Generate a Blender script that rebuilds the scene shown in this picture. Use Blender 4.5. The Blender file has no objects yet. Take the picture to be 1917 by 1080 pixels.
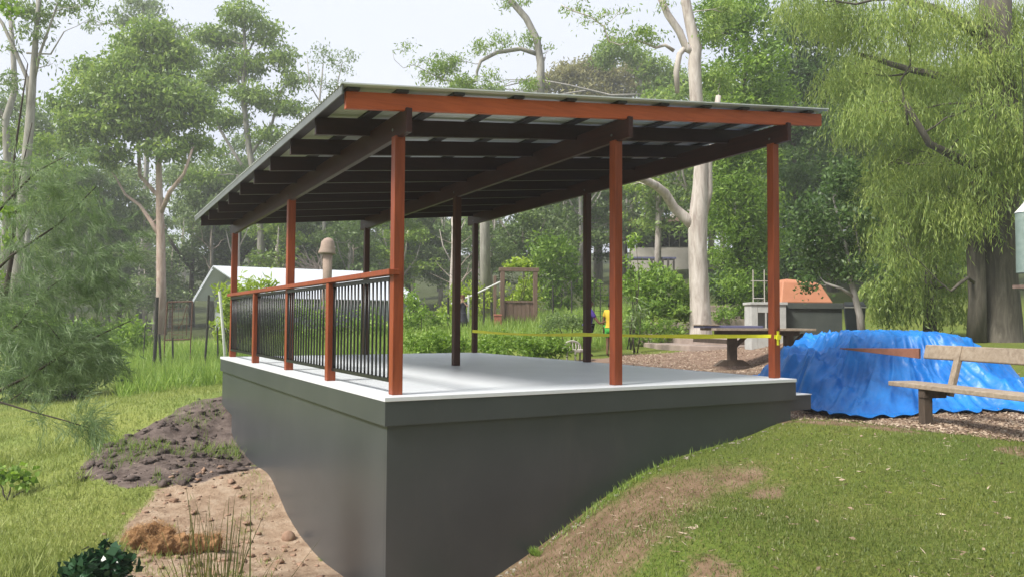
import bpy, bmesh, math, random
import numpy as np
from mathutils import Vector, Matrix, noise as mnoise
random.seed(7); rng = np.random.default_rng(11)
scene = bpy.context.scene
COL = scene.collection
PI = math.pi
R_ = math.radians

# ------------------------------------------------------------------ camera
FPX, PITCH, YAW, ROLL = 1467.66, .0412, .5157, .0056
CAM = np.array([-2.1444, -5.7512, .5924])
Fv = np.array([math.sin(YAW)*math.cos(PITCH), math.cos(YAW)*math.cos(PITCH), math.sin(PITCH)])
Rt = np.array([math.cos(YAW), -math.sin(YAW), 0.]); Up = np.cross(Rt, Fv)
Rv = Rt*math.cos(ROLL)+Up*math.sin(ROLL); Uv = -Rt*math.sin(ROLL)+Up*math.cos(ROLL)
def P(px, py, d):
    """world point seen in direction (px,py) of the survey photo at depth d metres"""
    return CAM + d*(Fv + Rv*(px-958.5)/FPX - Uv*(py-540)/FPX)
cam_d = bpy.data.cameras.new('camera'); cam = bpy.data.objects.new('camera', cam_d); COL.objects.link(cam)
M = Matrix((Rv.tolist(), Uv.tolist(), (-Fv).tolist())).transposed().to_4x4(); M.translation = Vector(CAM)
cam.matrix_world = M
cam_d.sensor_width = 36; cam_d.lens = 36*FPX/1917; cam_d.clip_start = .05; cam_d.clip_end = 2000
scene.camera = cam

# ------------------------------------------------------------------ materials
def newmat(name):
    m = bpy.data.materials.new(name); m.use_nodes = True
    nt = m.node_tree; b = nt.nodes['Principled BSDF']
    return m, nt, b
def N(nt, t, **kw):
    n = nt.nodes.new(t)
    for k, v in kw.items(): setattr(n, k, v)
    return n
def ramp(nt, stops, fac=None, interp='LINEAR'):
    r = N(nt, 'ShaderNodeValToRGB'); r.color_ramp.interpolation = interp
    el = r.color_ramp.elements
    while len(el) < len(stops): el.new(.5)
    for e, (p, c) in zip(el, stops):
        e.position = p; e.color = (*c, 1) if len(c) == 3 else c
    if fac is not None: nt.links.new(fac, r.inputs[0])
    return r
def noise(nt, scale, detail=4, rough=.6, coord='Object', stretch=None, dist=0):
    tc = N(nt, 'ShaderNodeTexCoord'); n = N(nt, 'ShaderNodeTexNoise')
    n.inputs['Scale'].default_value = scale; n.inputs['Detail'].default_value = detail
    n.inputs['Roughness'].default_value = rough; n.inputs['Distortion'].default_value = dist
    src = tc.outputs[coord]
    if stretch:
        mp = N(nt, 'ShaderNodeMapping'); mp.inputs['Scale'].default_value = stretch
        nt.links.new(src, mp.inputs[0]); src = mp.outputs[0]
    nt.links.new(src, n.inputs['Vector'])
    return n
def bump(nt, b, h, strength=.3, dist=.01):
    bp = N(nt, 'ShaderNodeBump'); bp.inputs['Strength'].default_value = strength; bp.inputs['Distance'].default_value = dist
    nt.links.new(h, bp.inputs['Height']); nt.links.new(bp.outputs[0], b.inputs['Normal'])
def surf(name, c1, c2, scale=6, rough=.7, stretch=None, bstr=.25, bdist=.005, spec=.4, metal=0, mid=None, detail=6):
    m, nt, b = newmat(name)
    n = noise(nt, scale, detail, .65, stretch=stretch)
    st = [(.28, c1), (.72, c2)] if mid is None else [(.25, c1), (.5, mid), (.75, c2)]
    r = ramp(nt, st, n.outputs[0]); nt.links.new(r.outputs[0], b.inputs['Base Color'])
    b.inputs['Roughness'].default_value = rough; b.inputs['Specular IOR Level'].default_value = spec
    b.inputs['Metallic'].default_value = metal
    if bstr: bump(nt, b, n.outputs[0], bstr, bdist)
    return m
def leafmat(name, dark, mid, light, trans=.35, big=.5, gloss=.45):
    m, nt, b = newmat(name)
    g = N(nt, 'ShaderNodeNewGeometry'); n = noise(nt, big, 2, .5)
    add = N(nt, 'ShaderNodeMath', operation='MULTIPLY_ADD'); nt.links.new(g.outputs['Random Per Island'], add.inputs[0])
    add.inputs[1].default_value = .5
    mr = N(nt, 'ShaderNodeMath', operation='MULTIPLY'); nt.links.new(n.outputs[0], mr.inputs[0]); mr.inputs[1].default_value = .55
    nt.links.new(mr.outputs[0], add.inputs[2])
    r = ramp(nt, [(.15, dark), (.5, mid), (.85, light)], add.outputs[0])
    nt.links.new(r.outputs[0], b.inputs['Base Color']); b.inputs['Roughness'].default_value = gloss
    b.inputs['Specular IOR Level'].default_value = .35
    t = N(nt, 'ShaderNodeBsdfTranslucent'); mx = N(nt, 'ShaderNodeMixShader'); mx.inputs[0].default_value = trans
    hs = N(nt, 'ShaderNodeHueSaturation'); hs.inputs['Value'].default_value = 1.5; hs.inputs['Saturation'].default_value = 1.1
    nt.links.new(r.outputs[0], hs.inputs['Color']); nt.links.new(hs.outputs[0], t.inputs['Color'])
    out = nt.nodes['Material Output']
    nt.links.new(b.outputs[0], mx.inputs[1]); nt.links.new(t.outputs[0], mx.inputs[2]); nt.links.new(mx.outputs[0], out.inputs[0])
    return m

MT = {}
def timber(name, c1, c2, c3, stretch, rough=.45):
    m, nt, b = newmat(name)
    n = noise(nt, 9, 6, .65, stretch=stretch, dist=.6); n2 = noise(nt, 1.1, 2, .5)
    r = ramp(nt, [(.25, c1), (.5, c2), (.78, c3)], n.outputs[0])
    mx = N(nt, 'ShaderNodeMixRGB', blend_type='MULTIPLY'); mx.inputs[0].default_value = .5
    r2 = ramp(nt, [(.3, (.62, .6, .6)), (.7, (1.15, 1.12, 1.1))], n2.outputs[0])
    nt.links.new(r.outputs[0], mx.inputs[1]); nt.links.new(r2.outputs[0], mx.inputs[2])
    nt.links.new(mx.outputs[0], b.inputs['Base Color'])
    b.inputs['Roughness'].default_value = rough; b.inputs['Specular IOR Level'].default_value = .35
    bump(nt, b, n.outputs[0], .12, .003)
    return m
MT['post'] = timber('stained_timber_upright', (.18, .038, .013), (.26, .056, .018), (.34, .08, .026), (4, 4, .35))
MT['beamx'] = timber('stained_timber_across', (.36, .074, .022), (.47, .10, .03), (.55, .128, .044), (.3, 4, 4))  # front beam: sunlit brightness put into the stain colour
MT['beamy'] = timber('stained_bearer_shaded', (.028, .010, .008), (.042, .013, .010), (.06, .018, .013), (4, .3, 4))  # bearers: dark stain with the shade under the roof put into it
MT['joist'] = timber('stained_joist_shaded', (.018, .007, .006), (.027, .010, .008), (.038, .013, .011), (.3, 4, 4))  # joists: dark stain, the unlit underside is put into the colour
MT['post_shaded'] = timber('stained_timber_shaded', (.04, .015, .009), (.065, .021, .012), (.10, .03, .016), (4, 4, .35))  # inner posts: same timber, shade under the roof put into the colour
MT['batten'] = surf('dark_batten', (.022, .02, .022), (.04, .035, .036), 8, .6)
MT['deck'] = surf('deck_membrane', (.66, .69, .73), (.74, .765, .80), 1.6, .42, bstr=.08, bdist=.002, spec=.45)
MT['trim'] = surf('white_trim', (.62, .64, .68), (.70, .72, .76), 4, .4, bstr=.0)
MT['black'] = surf('black_powdercoat', (.008, .008, .009), (.014, .014, .015), 10, .35, bstr=0)
def wallmat():
    m, nt, b = newmat('charcoal_wall_paint')
    n = noise(nt, 1.3, 5, .6); f = noise(nt, 120, 3, .6); d = noise(nt, 3.2, 5, .7, stretch=(1, 1, .25))
    r = ramp(nt, [(.3, (.043, .049, .054)), (.7, (.056, .062, .067))], n.outputs[0])
    r2 = ramp(nt, [(.55, (0, 0, 0)), (.8, (.35, .35, .35))], d.outputs[0])
    mx = N(nt, 'ShaderNodeMixRGB'); mx.inputs[2].default_value = (.082, .083, .080, 1)
    nt.links.new(r2.outputs[0], mx.inputs[0]); nt.links.new(r.outputs[0], mx.inputs[1])
    nt.links.new(mx.outputs[0], b.inputs['Base Color']); b.inputs['Roughness'].default_value = .36; b.inputs['Specular IOR Level'].default_value = .6
    bump(nt, b, f.outputs[0], .12, .002)
    return m
MT['wall'] = wallmat()
MT['zinc'] = surf('zinc_roofing', (.44, .465, .49), (.52, .545, .57), 2.5, .42, bstr=0, metal=.2)
MT['barge'] = surf('grey_flashing', (.10, .11, .11), (.15, .16, .16), 3, .45, bstr=0)
MT['wht_roof'] = surf('white_shed_roof', (.50, .53, .58), (.60, .63, .68), .6, .5, bstr=0)
MT['shedwall'] = surf('shed_cladding', (.26, .29, .28), (.33, .36, .34), 1.5, .7)
MT['oldwood'] = timber('weathered_grey_wood', (.20, .155, .115), (.31, .25, .19), (.42, .36, .29), (2, 2, 2), .8)
MT['darkwood'] = timber('dark_old_wood', (.045, .035, .028), (.08, .06, .045), (.12, .09, .07), (2, 2, .6), .8)
MT['brownwood'] = timber('brown_gate_wood', (.10, .065, .05), (.15, .10, .075), (.20, .14, .11), (3, 3, .5), .75)
MT['rust'] = surf('rusty_steel', (.06, .03, .02), (.14, .075, .05), 25, .8)
MT['darkpost'] = surf('dark_stake', (.02, .022, .018), (.05, .045, .04), 14, .8)
MT['stone'] = surf('pale_stone', (.22, .17, .145), (.36, .29, .25), 3.5, .9, bstr=.5, bdist=.02)
MT['block'] = surf('grey_block', (.05, .06, .055), (.085, .095, .085), 2.5, .85, bstr=.4)
MT['whiteblock'] = surf('white_block', (.36, .36, .35), (.5, .5, .48), 5, .8)
MT['terra'] = surf('terracotta_metal', (.42, .17, .095), (.52, .23, .13), 3, .6)
MT['binmat'] = surf('bin_plastic', (.035, .05, .055), (.05, .068, .072), 5, .5, bstr=0)
MT['binlid'] = surf('bin_lid', (.012, .014, .02), (.022, .024, .03), 5, .4, bstr=0)
MT['bluegrey'] = surf('blue_grey_board', (.10, .10, .19), (.15, .15, .26), 6, .45, bstr=0)
MT['tape'] = surf('yellow_tape', (.78, .74, .02), (.86, .82, .04), 4, .45, bstr=0)
MT['lantern'] = surf('galvanised_green', (.17, .23, .2), (.26, .32, .28), 9, .5, metal=.2)
MT['coir'] = surf('coir_matting', (.17, .085, .035), (.36, .20, .09), 14, .95, bstr=.9, bdist=.03)
MT['soil'] = surf('dark_soil', (.05, .038, .034), (.15, .115, .10), 7, .95, bstr=.9, bdist=.05, mid=(.10, .075, .066))
MT['clod'] = surf('clay_clod', (.22, .13, .085), (.36, .24, .17), 14, .95, bstr=.6)
MT['rock'] = surf('light_pebble', (.22, .19, .15), (.38, .34, .28), 20, .9)
MT['glass'] = surf('dark_glass', (.01, .013, .015), (.02, .024, .026), 1, .08, bstr=0, spec=.6)
MT['housewall'] = surf('house_dark_wall', (.05, .045, .04), (.09, .08, .07), 2, .8)
MT['houseroof'] = surf('house_roof', (.2, .14, .1), (.3, .21, .16), 1.5, .8)
MT['cream'] = surf('cream_wall', (.38, .35, .31), (.5, .46, .42), 1.5, .85)
MT['brick'] = surf('red_brick', (.30, .10, .07), (.42, .17, .12), 12, .85)
MT['sack'] = surf('brown_sack', (.26, .19, .155), (.36, .27, .22), 6, .9, bstr=.5)
MT['deadwood'] = surf('dead_branches', (.24, .19, .16), (.38, .32, .27), 9, .9)
MT['pvc'] = surf('white_pipe', (.6, .6, .57), (.7, .7, .67), 5, .5, bstr=0)
# bark
def bark(name, a, b_, c, stretch=(3, 3, .6), rough=.85, scale=2.2):
    m, nt, b = newmat(name)
    n = noise(nt, scale, 7, .68, stretch=stretch, dist=.8)
    r = ramp(nt, [(.3, a), (.5, b_), (.68, c)], n.outputs[0]); nt.links.new(r.outputs[0], b.inputs['Base Color'])
    b.inputs['Roughness'].default_value = rough; bump(nt, b, n.outputs[0], .5, .03)
    return m
MT['gum'] = bark('pale_gum_bark', (.25, .2, .175), (.44, .39, .35), (.56, .51, .47))
MT['pinkgum'] = bark('pink_gum_bark', (.27, .18, .14), (.40, .29, .24), (.5, .42, .36))
MT['greybark'] = bark('grey_bark', (.15, .14, .125), (.26, .245, .22), (.36, .34, .31))
MT['darkbark'] = bark('dark_rough_bark', (.045, .04, .03), (.085, .075, .058), (.14, .125, .10), (5, 5, .8), .95)
MT['twig'] = surf('dark_twig', (.03, .025, .02), (.07, .055, .045), 9, .9)
# leaves
MT['gumleaf'] = leafmat('gum_leaves', (.09, .155, .04), (.19, .285, .06), (.31, .40, .09), big=.35)
MT['gumleaf2'] = leafmat('cool_gum_leaves', (.09, .14, .06), (.16, .23, .085), (.26, .33, .12), big=.35)
MT['olive'] = leafmat('olive_pink_leaves', (.13, .12, .05), (.21, .21, .08), (.30, .27, .11), big=.4)
MT['forest'] = leafmat('forest_leaves', (.06, .10, .035), (.115, .175, .055), (.19, .26, .08), big=.25)
MT['bright'] = leafmat('bright_leaves', (.09, .17, .03), (.18, .29, .05), (.32, .45, .085), big=.8)
MT['lime'] = leafmat('lime_leaves', (.16, .24, .03), (.30, .40, .05), (.42, .52, .08), big=.8)
MT['weep'] = leafmat('weeping_leaves', (.12, .19, .05), (.23, .31, .075), (.38, .44, .12), big=.6)
MT['deep'] = leafmat('deep_green_leaves', (.035, .075, .025), (.085, .15, .045), (.17, .25, .08), big=1.0)
MT['sheoak'] = leafmat('sheoak_needles', (.08, .13, .06), (.15, .22, .10), (.25, .33, .16), big=.8)
MT['darkgloss'] = leafmat('glossy_dark_leaves', (.008, .03, .014), (.018, .055, .025), (.04, .10, .04), trans=.15, big=3, gloss=.22)
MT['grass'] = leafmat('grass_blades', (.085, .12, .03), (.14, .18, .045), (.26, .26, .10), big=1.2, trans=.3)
MT['grassL'] = leafmat('sunny_grass_blades', (.15, .20, .05), (.25, .30, .085), (.38, .41, .15), big=1.2, trans=.3)  # left lawn blades: sunlight put into a lighter colour
MT['tallgrass'] = leafmat('tall_grass_blades', (.12, .2, .04), (.22, .33, .07), (.36, .45, .12), big=1.0, trans=.35)
MT['straw'] = leafmat('straw_chips', (.2, .13, .09), (.34, .25, .18), (.55, .46, .36), trans=.0, big=4, gloss=.8)
MT['reed'] = leafmat('reed_blades', (.06, .08, .025), (.14, .15, .05), (.28, .25, .10), trans=.2, big=5)
def tarpmat():
    m, nt, b = newmat('blue_tarpaulin')
    n = noise(nt, 3, 4, .6); w = noise(nt, 14, 6, .7, dist=1.2)
    r = ramp(nt, [(.3, (.003, .12, .43)), (.7, (.008, .215, .66))], n.outputs[0]); nt.links.new(r.outputs[0], b.inputs['Base Color'])
    b.inputs['Roughness'].default_value = .33
    hs_l = []
    for sc_, wt in ((3.2, 1.), (9., .16)):
        vz = N(nt, 'ShaderNodeTexVoronoi', feature='DISTANCE_TO_EDGE'); vz.inputs['Scale'].default_value = sc_
        ad = N(nt, 'ShaderNodeVectorMath', operation='MULTIPLY_ADD'); tcx = N(nt, 'ShaderNodeTexCoord'); nn = noise(nt, 2.5, 3, .6)
        nt.links.new(nn.outputs['Color'], ad.inputs[0]); ad.inputs[1].default_value = (.5, .5, .5); nt.links.new(tcx.outputs['Object'], ad.inputs[2]); nt.links.new(ad.outputs[0], vz.inputs['Vector'])
        mm = N(nt, 'ShaderNodeMath', operation='MULTIPLY'); nt.links.new(vz.outputs['Distance'], mm.inputs[0]); mm.inputs[1].default_value = wt; hs_l.append(mm.outputs[0])
    sm_ = N(nt, 'ShaderNodeMath', operation='ADD'); nt.links.new(hs_l[0], sm_.inputs[0]); nt.links.new(hs_l[1], sm_.inputs[1])
    wm = N(nt, 'ShaderNodeMath', operation='MULTIPLY_ADD'); nt.links.new(w.outputs[0], wm.inputs[0]); wm.inputs[1].default_value = .08; nt.links.new(sm_.outputs[0], wm.inputs[2])
    b.inputs['Roughness'].default_value = .42; bump(nt, b, wm.outputs[0], .5, .04)
    return m
MT['tarp'] = tarpmat()
def plain(name, c, rough=.8): return surf(name, tuple(x*.85 for x in c), tuple(min(1, x*1.12) for x in c), 12, rough, bstr=0)

# ------------------------------------------------------------------ object helpers
def tag(o, label=None, cat=None, group=None, kind=None):
    if label: o['label'] = label
    if cat: o['category'] = cat
    if group: o['group'] = group
    if kind: o['kind'] = kind
    return o
def empty(name, loc=(0, 0, 0), rz=0, label=None, cat=None, group=None):
    o = bpy.data.objects.new(name, None); COL.objects.link(o); o.location = loc; o.rotation_euler = (0, 0, rz)
    o.empty_display_size = .1
    return tag(o, label, cat, group)
class MB:
    def __init__(s): s.v = []; s.f = []
    def add(s, vs, fs):
        n = len(s.v); s.v += [tuple(map(float, v)) for v in vs]; s.f += [tuple(i+n for i in f) for f in fs]; return s
    def box(s, a, b, M_=None):
        (x0, y0, z0), (x1, y1, z1) = a, b
        vs = [(x0,y0,z0),(x1,y0,z0),(x1,y1,z0),(x0,y1,z0),(x0,y0,z1),(x1,y0,z1),(x1,y1,z1),(x0,y1,z1)]
        if M_ is not None: vs = [tuple(M_ @ Vector(v)) for v in vs]
        return s.add(vs, [(0,3,2,1),(4,5,6,7),(0,1,5,4),(1,2,6,5),(2,3,7,6),(3,0,4,7)])
    def bar(s, p, q, w, h, up=(0, 0, 1)):
        p, q = Vector(p), Vector(q); d = (q-p).normalized(); u = Vector(up); r = d.cross(u).normalized(); u = r.cross(d)
        vs = []
        for c in (p, q):
            for a, b in ((-1,-1),(1,-1),(1,1),(-1,1)): vs.append(c+r*a*w/2+u*b*h/2)
        return s.add(vs, [(0,1,2,3),(7,6,5,4),(0,4,5,1),(1,5,6,2),(2,6,7,3),(3,7,4,0)])
    def tube(s, pts, rad, n=8, cap=True):
        pts = [Vector(p) for p in pts]
        if not hasattr(rad, '__len__'): rad = [rad]*len(pts)
        vs = []; fs = []; prev = None
        for i, p in enumerate(pts):
            t = (pts[min(i+1, len(pts)-1)]-pts[max(i-1, 0)])
            t = t.normalized() if t.length > 1e-9 else Vector((0, 0, 1))
            if prev is None:
                a = Vector((1, 0, 0)) if abs(t.x) < .8 else Vector((0, 1, 0)); r = t.cross(a).normalized()
            else: r = (prev-t*prev.dot(t)).normalized()
            prev = r; b = t.cross(r)
            for k in range(n):
                an = 2*PI*k/n; vs.append(p+(r*math.cos(an)+b*math.sin(an))*rad[i])
        for i in range(len(pts)-1):
            for k in range(n):
                fs.append((i*n+k, i*n+(k+1) % n, (i+1)*n+(k+1) % n, (i+1)*n+k))
        if cap: fs.append(tuple(range(n-1, -1, -1))); fs.append(tuple(range((len(pts)-1)*n, len(pts)*n)))
        return s.add(vs, fs)
    def loft(s, rings, n=14):
        """rings: (cx,cy,cz,rx,ry)"""
        vs = []; fs = []
        for (x, y, z, rx, ry) in rings:
            for k in range(n):
                a = 2*PI*k/n; vs.append((x+rx*math.cos(a), y+ry*math.sin(a), z))
        for i in range(len(rings)-1):
            for k in range(n): fs.append((i*n+k, i*n+(k+1) % n, (i+1)*n+(k+1) % n, (i+1)*n+k))
        fs.append(tuple(range(n-1, -1, -1))); fs.append(tuple(range((len(rings)-1)*n, len(rings)*n)))
        return s.add(vs, fs)
    def build(s, name, mat, parent=None, smooth=False, bevel=0):
        me = bpy.data.meshes.new(name); me.from_pydata(s.v, [], s.f); me.materials.append(mat)
        if smooth: me.polygons.foreach_set('use_smooth', [True]*len(me.polygons))
        me.update(); o = bpy.data.objects.new(name, me); COL.objects.link(o)
        if parent is not None: o.parent = parent
        if bevel:
            b = o.modifiers.new('bevel', 'BEVEL'); b.width = bevel; b.segments = 2; b.limit_method = 'ANGLE'
        return o
def np_mesh(name, V, Fq, mat, parent=None, smooth=False):
    me = bpy.data.meshes.new(name); V = np.ascontiguousarray(V, dtype=np.float32); Fq = np.ascontiguousarray(Fq, dtype=np.int32)
    k = Fq.shape[1]
    me.vertices.add(len(V)); me.vertices.foreach_set('co', V.ravel())
    me.loops.add(Fq.size); me.loops.foreach_set('vertex_index', Fq.ravel())
    me.polygons.add(len(Fq)); me.polygons.foreach_set('loop_start', np.arange(0, Fq.size, k, dtype=np.int32))
    me.polygons.foreach_set('loop_total', np.full(len(Fq), k, dtype=np.int32))
    if smooth: me.polygons.foreach_set('use_smooth', np.ones(len(Fq), dtype=bool))
    me.materials.append(mat); me.update(calc_edges=True)
    o = bpy.data.objects.new(name, me); COL.objects.link(o)
    if parent is not None: o.parent = parent
    return o
def unit(a): return a/np.maximum(np.linalg.norm(a, axis=1, keepdims=True), 1e-9)
def leaf_geo(C_, D_, L, Wd, bend=0.0):
    """rhombus leaves: centres, directions, length, width arrays"""
    n = len(C_); D_ = unit(D_); r = unit(np.cross(D_, rng.normal(size=(n, 3))))
    L = np.broadcast_to(L, n)[:, None]; Wd = np.broadcast_to(Wd, n)[:, None]
    nrm = np.cross(D_, r)
    v0 = C_-D_*L/2; v2 = C_+D_*L/2; v1 = C_+r*Wd/2+nrm*Wd*.15; v3 = C_-r*Wd/2+nrm*Wd*.15
    V = np.stack([v0, v1, v2, v3], 1).reshape(-1, 3); F_ = np.arange(4*n).reshape(n, 4)
    return V, F_

# ------------------------------------------------------------------ terrain
ctrl = []
def tp(px, py, d): ctrl.append(P(px, py, d))
for w in [(.94,-.05,-1.51),(1.56,-.05,-1.24),(2.31,-.05,-.88),(3.01,-.05,-.68),(3.79,-.05,-.57),(4.48,-.05,-.43),(0,-.05,-1.70),
          (-.05,.6,-1.66),(-.05,1.1,-1.67),(-.05,1.77,-1.70),(-.05,2.8,-1.62),(-.05,3.4,-1.46),(-.05,4.,-1.29),(-.05,4.8,-1.29),(-.05,5.6,-1.27),(-.05,6.24,-1.23),(-.05,7.4,-.80),(0,8.5,-.66),
          (2,2,-1.2),(4,3,-.6),(2,5,-.9),(4.6,4,-.42),(4.6,7.4,-.45),(2,8,-.6),(5,0,-.44),
          (-2.1,-5.7,-1.05),(0,-4,-1.0),(-3.5,-4,-1.2),(-1,-2,-1.35),(.6,-2,-1.15),(1.5,-3.6,-.93)]: ctrl.append(np.array(w))
for a in [(0,1080,6.2),(250,1080,6.4),(0,900,9.3),(0,800,13),(100,760,16),(250,700,20),(400,700,20),(300,850,9.8),(375,625,36),(200,620,50),(0,600,60),(-400,800,15),(-300,1000,8),
          (1917,1080,4.4),(1500,1080,4.3),(1200,1080,4.7),(1200,980,5.8),(1500,950,5.6),(1917,850,6.6),(1735,790,8.4),(1600,770,9.6),(1540,790,8.4),(2300,900,5.5),(2200,700,11),
          (1250,680,16),(1100,680,17),(1310,637,24),(1500,640,16),(1440,665,16),(1370,692,15.7),(1800,640,16),(1917,640,14),(1750,590,26),(1380,575,30),(1240,600,26),(1240,500,45),
          (1000,600,34),(1000,565,50),(700,600,40),(700,560,80),(1750,500,60),(1500,480,60),(2300,560,40),(970,612,26),(800,630,24)]: tp(*a)
for an in range(0, 360, 20):
    a = R_(an); b = a; x, y = CAM[0]+150*math.sin(a), CAM[1]+150*math.cos(a)
    fr = math.cos(a-YAW); ctrl.append(np.array([x, y, 8+4*fr+3*math.sin(a)]))
    if fr < .3: ctrl.append(np.array([CAM[0]+35*math.sin(a), CAM[1]+35*math.cos(a), -1.0]))
ctrl = np.array(ctrl)
def rbf(r): return -np.sqrt(r*r+.36)
Dm = np.linalg.norm(ctrl[:, None, :2]-ctrl[None, :, :2], axis=2)
A = np.block([[rbf(Dm)-np.eye(len(ctrl))*.01, np.ones((len(ctrl), 1))], [np.ones((1, len(ctrl))), np.zeros((1, 1))]])
wts = np.linalg.solve(A, np.append(ctrl[:, 2], 0))
def n2(x, y, s, seed=0):
    """cheap smooth multi-sine noise, vectorised"""
    r = 0
    for k in range(5):
        a = 1.3*k+seed; f = s*(1+.55*k)
        r = r + np.sin((x*math.cos(a)+y*math.sin(a))*f+seed*3.1+k)*np.sin((x*math.sin(a*1.7)-y*math.cos(a*1.7))*f*.83+k*2.2+seed)/(1+.5*k)
    return r/2.2
def gz(x, y):
    x = np.atleast_1d(np.asarray(x, float)); y = np.atleast_1d(np.asarray(y, float)); out = np.empty_like(x).ravel()
    xf, yf = x.ravel(), y.ravel()
    for i in range(0, len(xf), 20000):
        d = np.sqrt((xf[i:i+20000, None]-ctrl[:, 0])**2+(yf[i:i+20000, None]-ctrl[:, 1])**2)
        out[i:i+20000] = rbf(d)@wts[:-1]+wts[-1]
    out += .018*n2(xf, yf, 2.3)+.008*n2(xf, yf, 8., 3)
    # churned earth to the left of the pavilion
    dxm, dym = xf-CAM[0], yf-CAM[1]; dm_ = dxm*Fv[0]+dym*Fv[1]; lm_ = dxm*Rt[0]+dym*Rt[1]
    m = np.exp(-(((lm_+4.65)/.9)**2+((dm_-10.9)/1.9)**2)**2)
    out += m*(.06+.07*n2(xf, yf, 4.5, 5)+.05*n2(xf, yf, 12., 9))
    md = np.clip(1-np.abs(xf+.75)/.9, 0, 1)*np.clip((4.4-yf)/1.2, 0, 1)*np.clip((yf+2.2)/1.2, 0, 1)
    out += md*(.04*n2(xf, yf, 5, 2)+.035*n2(xf, yf, 13, 4)+.018*n2(xf, yf, 29, 14))*np.clip(-xf/.35, .15, 1)
    return out.reshape(x.shape)
def g1(x, y): return float(gz(x, y)[0])
def G(px, d, dz=0):
    p = P(px, 600, d); return Vector((p[0], p[1], g1(p[0], p[1])+dz))

def axis_coords(c, near, step, far):
    v = [0.]; s = step
    while v[-1] < far:
        if v[-1] > near: s *= 1.13
        v.append(v[-1]+s)
    v = np.array(v); return np.concatenate([c-v[::-1], c+v[1:]])
gx = axis_coords(2., 7.5, .085, 150); gy = axis_coords(1.5, 8.5, .085, 150)
GX, GY = np.meshgrid(gx, gy, indexing='ij'); GZ = gz(GX, GY)
# keep the ground out of the hollow room under the deck
V = np.stack([GX, GY, GZ], -1).reshape(-1, 3); nx, ny = len(gx), len(gy)
ii = (np.arange(nx-1)[:, None]*ny+np.arange(ny-1)).ravel(); Fg = np.stack([ii, ii+ny, ii+ny+1, ii+1], 1)
# zone weights (what covers the soil, and where grass is toned as sunlit)
def sm(x, a, b): t = np.clip((x-a)/(b-a), 0, 1); return t*t*(3-2*t)
def zones(x, y):
    n = .35*n2(x, y, 1.6, 1)+.18*n2(x, y, 5, 2)+.1*n2(x, y, 14, 6)
    # clay beside left wall
    side = np.where(y > 0, x, x+.0*y)
    clay = sm(x+1.9+n*.7-.12*(y-1), -.05, .25)*sm(-x+.9, 0, .3)*sm(4.9-y-.9*np.clip(-x-.5, 0, 2)+n, 0, .6)*sm(y+2.3+n, 0, .5)*(1-sm(x-.2-(-y)*.2, 0, .4)*(y < 0))
    # mulch path from the step round past the bench
    e = np.array([CAM[0], CAM[1]])
    dx, dy = x-e[0], y-e[1]; dep = dx*Fv[0]+dy*Fv[1]; lat = dx*Rt[0]+dy*Rt[1]; pxs = 958.5+FPX*lat/np.maximum(dep, .3)
    soil = sm(1.12-np.sqrt(((lat+4.35)/1.08)**2+((dep-10.9)/2.2)**2)+n*.45, 0, .16)
    yy = np.interp(lat, [2.0, 3.0, 3.9, 4.8, 5.6, 7.0], [9.2, 8.2, 7.6, 6.6, 5.6, 4.4])
    mulch = sm(dep-yy+n*.3, 0, .35)*sm(19.5-dep+n, 0, 1.5)*sm(lat-2.0-.0*dep, 0, .6)*(1-sm(lat-(6.6+.0*dep)+n, 0, 1.))
    mulch = np.maximum(mulch, sm(lat-1.0, 0, .5)*sm(5.5-lat, 0, .6)*sm(dep-14.6, 0, .8)*sm(18.6-dep+n, 0, .8))
    # worn strip of lawn along the front wall and the path border
    worn = sm(1.05+.8*sm(2.6-x, 0, 1.4)-np.abs(-y-.55-.18*(x-1.2))+n*1.3, 0, 1.4)*sm(x-.2, 0, .6)*sm(4.4-x, 0, 2.2)*(y < .1)*.8
    worn = np.maximum(worn, sm(.28-np.abs(dep-yy+.1)+n*.5, 0, .4)*(lat > 2.2)*.8)
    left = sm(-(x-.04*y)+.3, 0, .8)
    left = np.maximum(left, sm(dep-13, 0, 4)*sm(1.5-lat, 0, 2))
    patch = sm(n2(x, y, 1.1, 40)+.5*n2(x, y, 3.7, 41)-.25, 0, .5)*(y < 0)*(x > 0)*.75
    worn = np.maximum(worn, patch)
    clay = clay*(1-.8*sm(n2(x, y, 2.1, 31)+.4*n2(x, y, 6, 32)-.75, 0, .3))
    far = sm(dep-27-1.2*n, 0, 8)
    return clay, soil, mulch, worn, left, far
xf, yf = V[:, 0], V[:, 1]; Z5 = zones(xf, yf)
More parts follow.
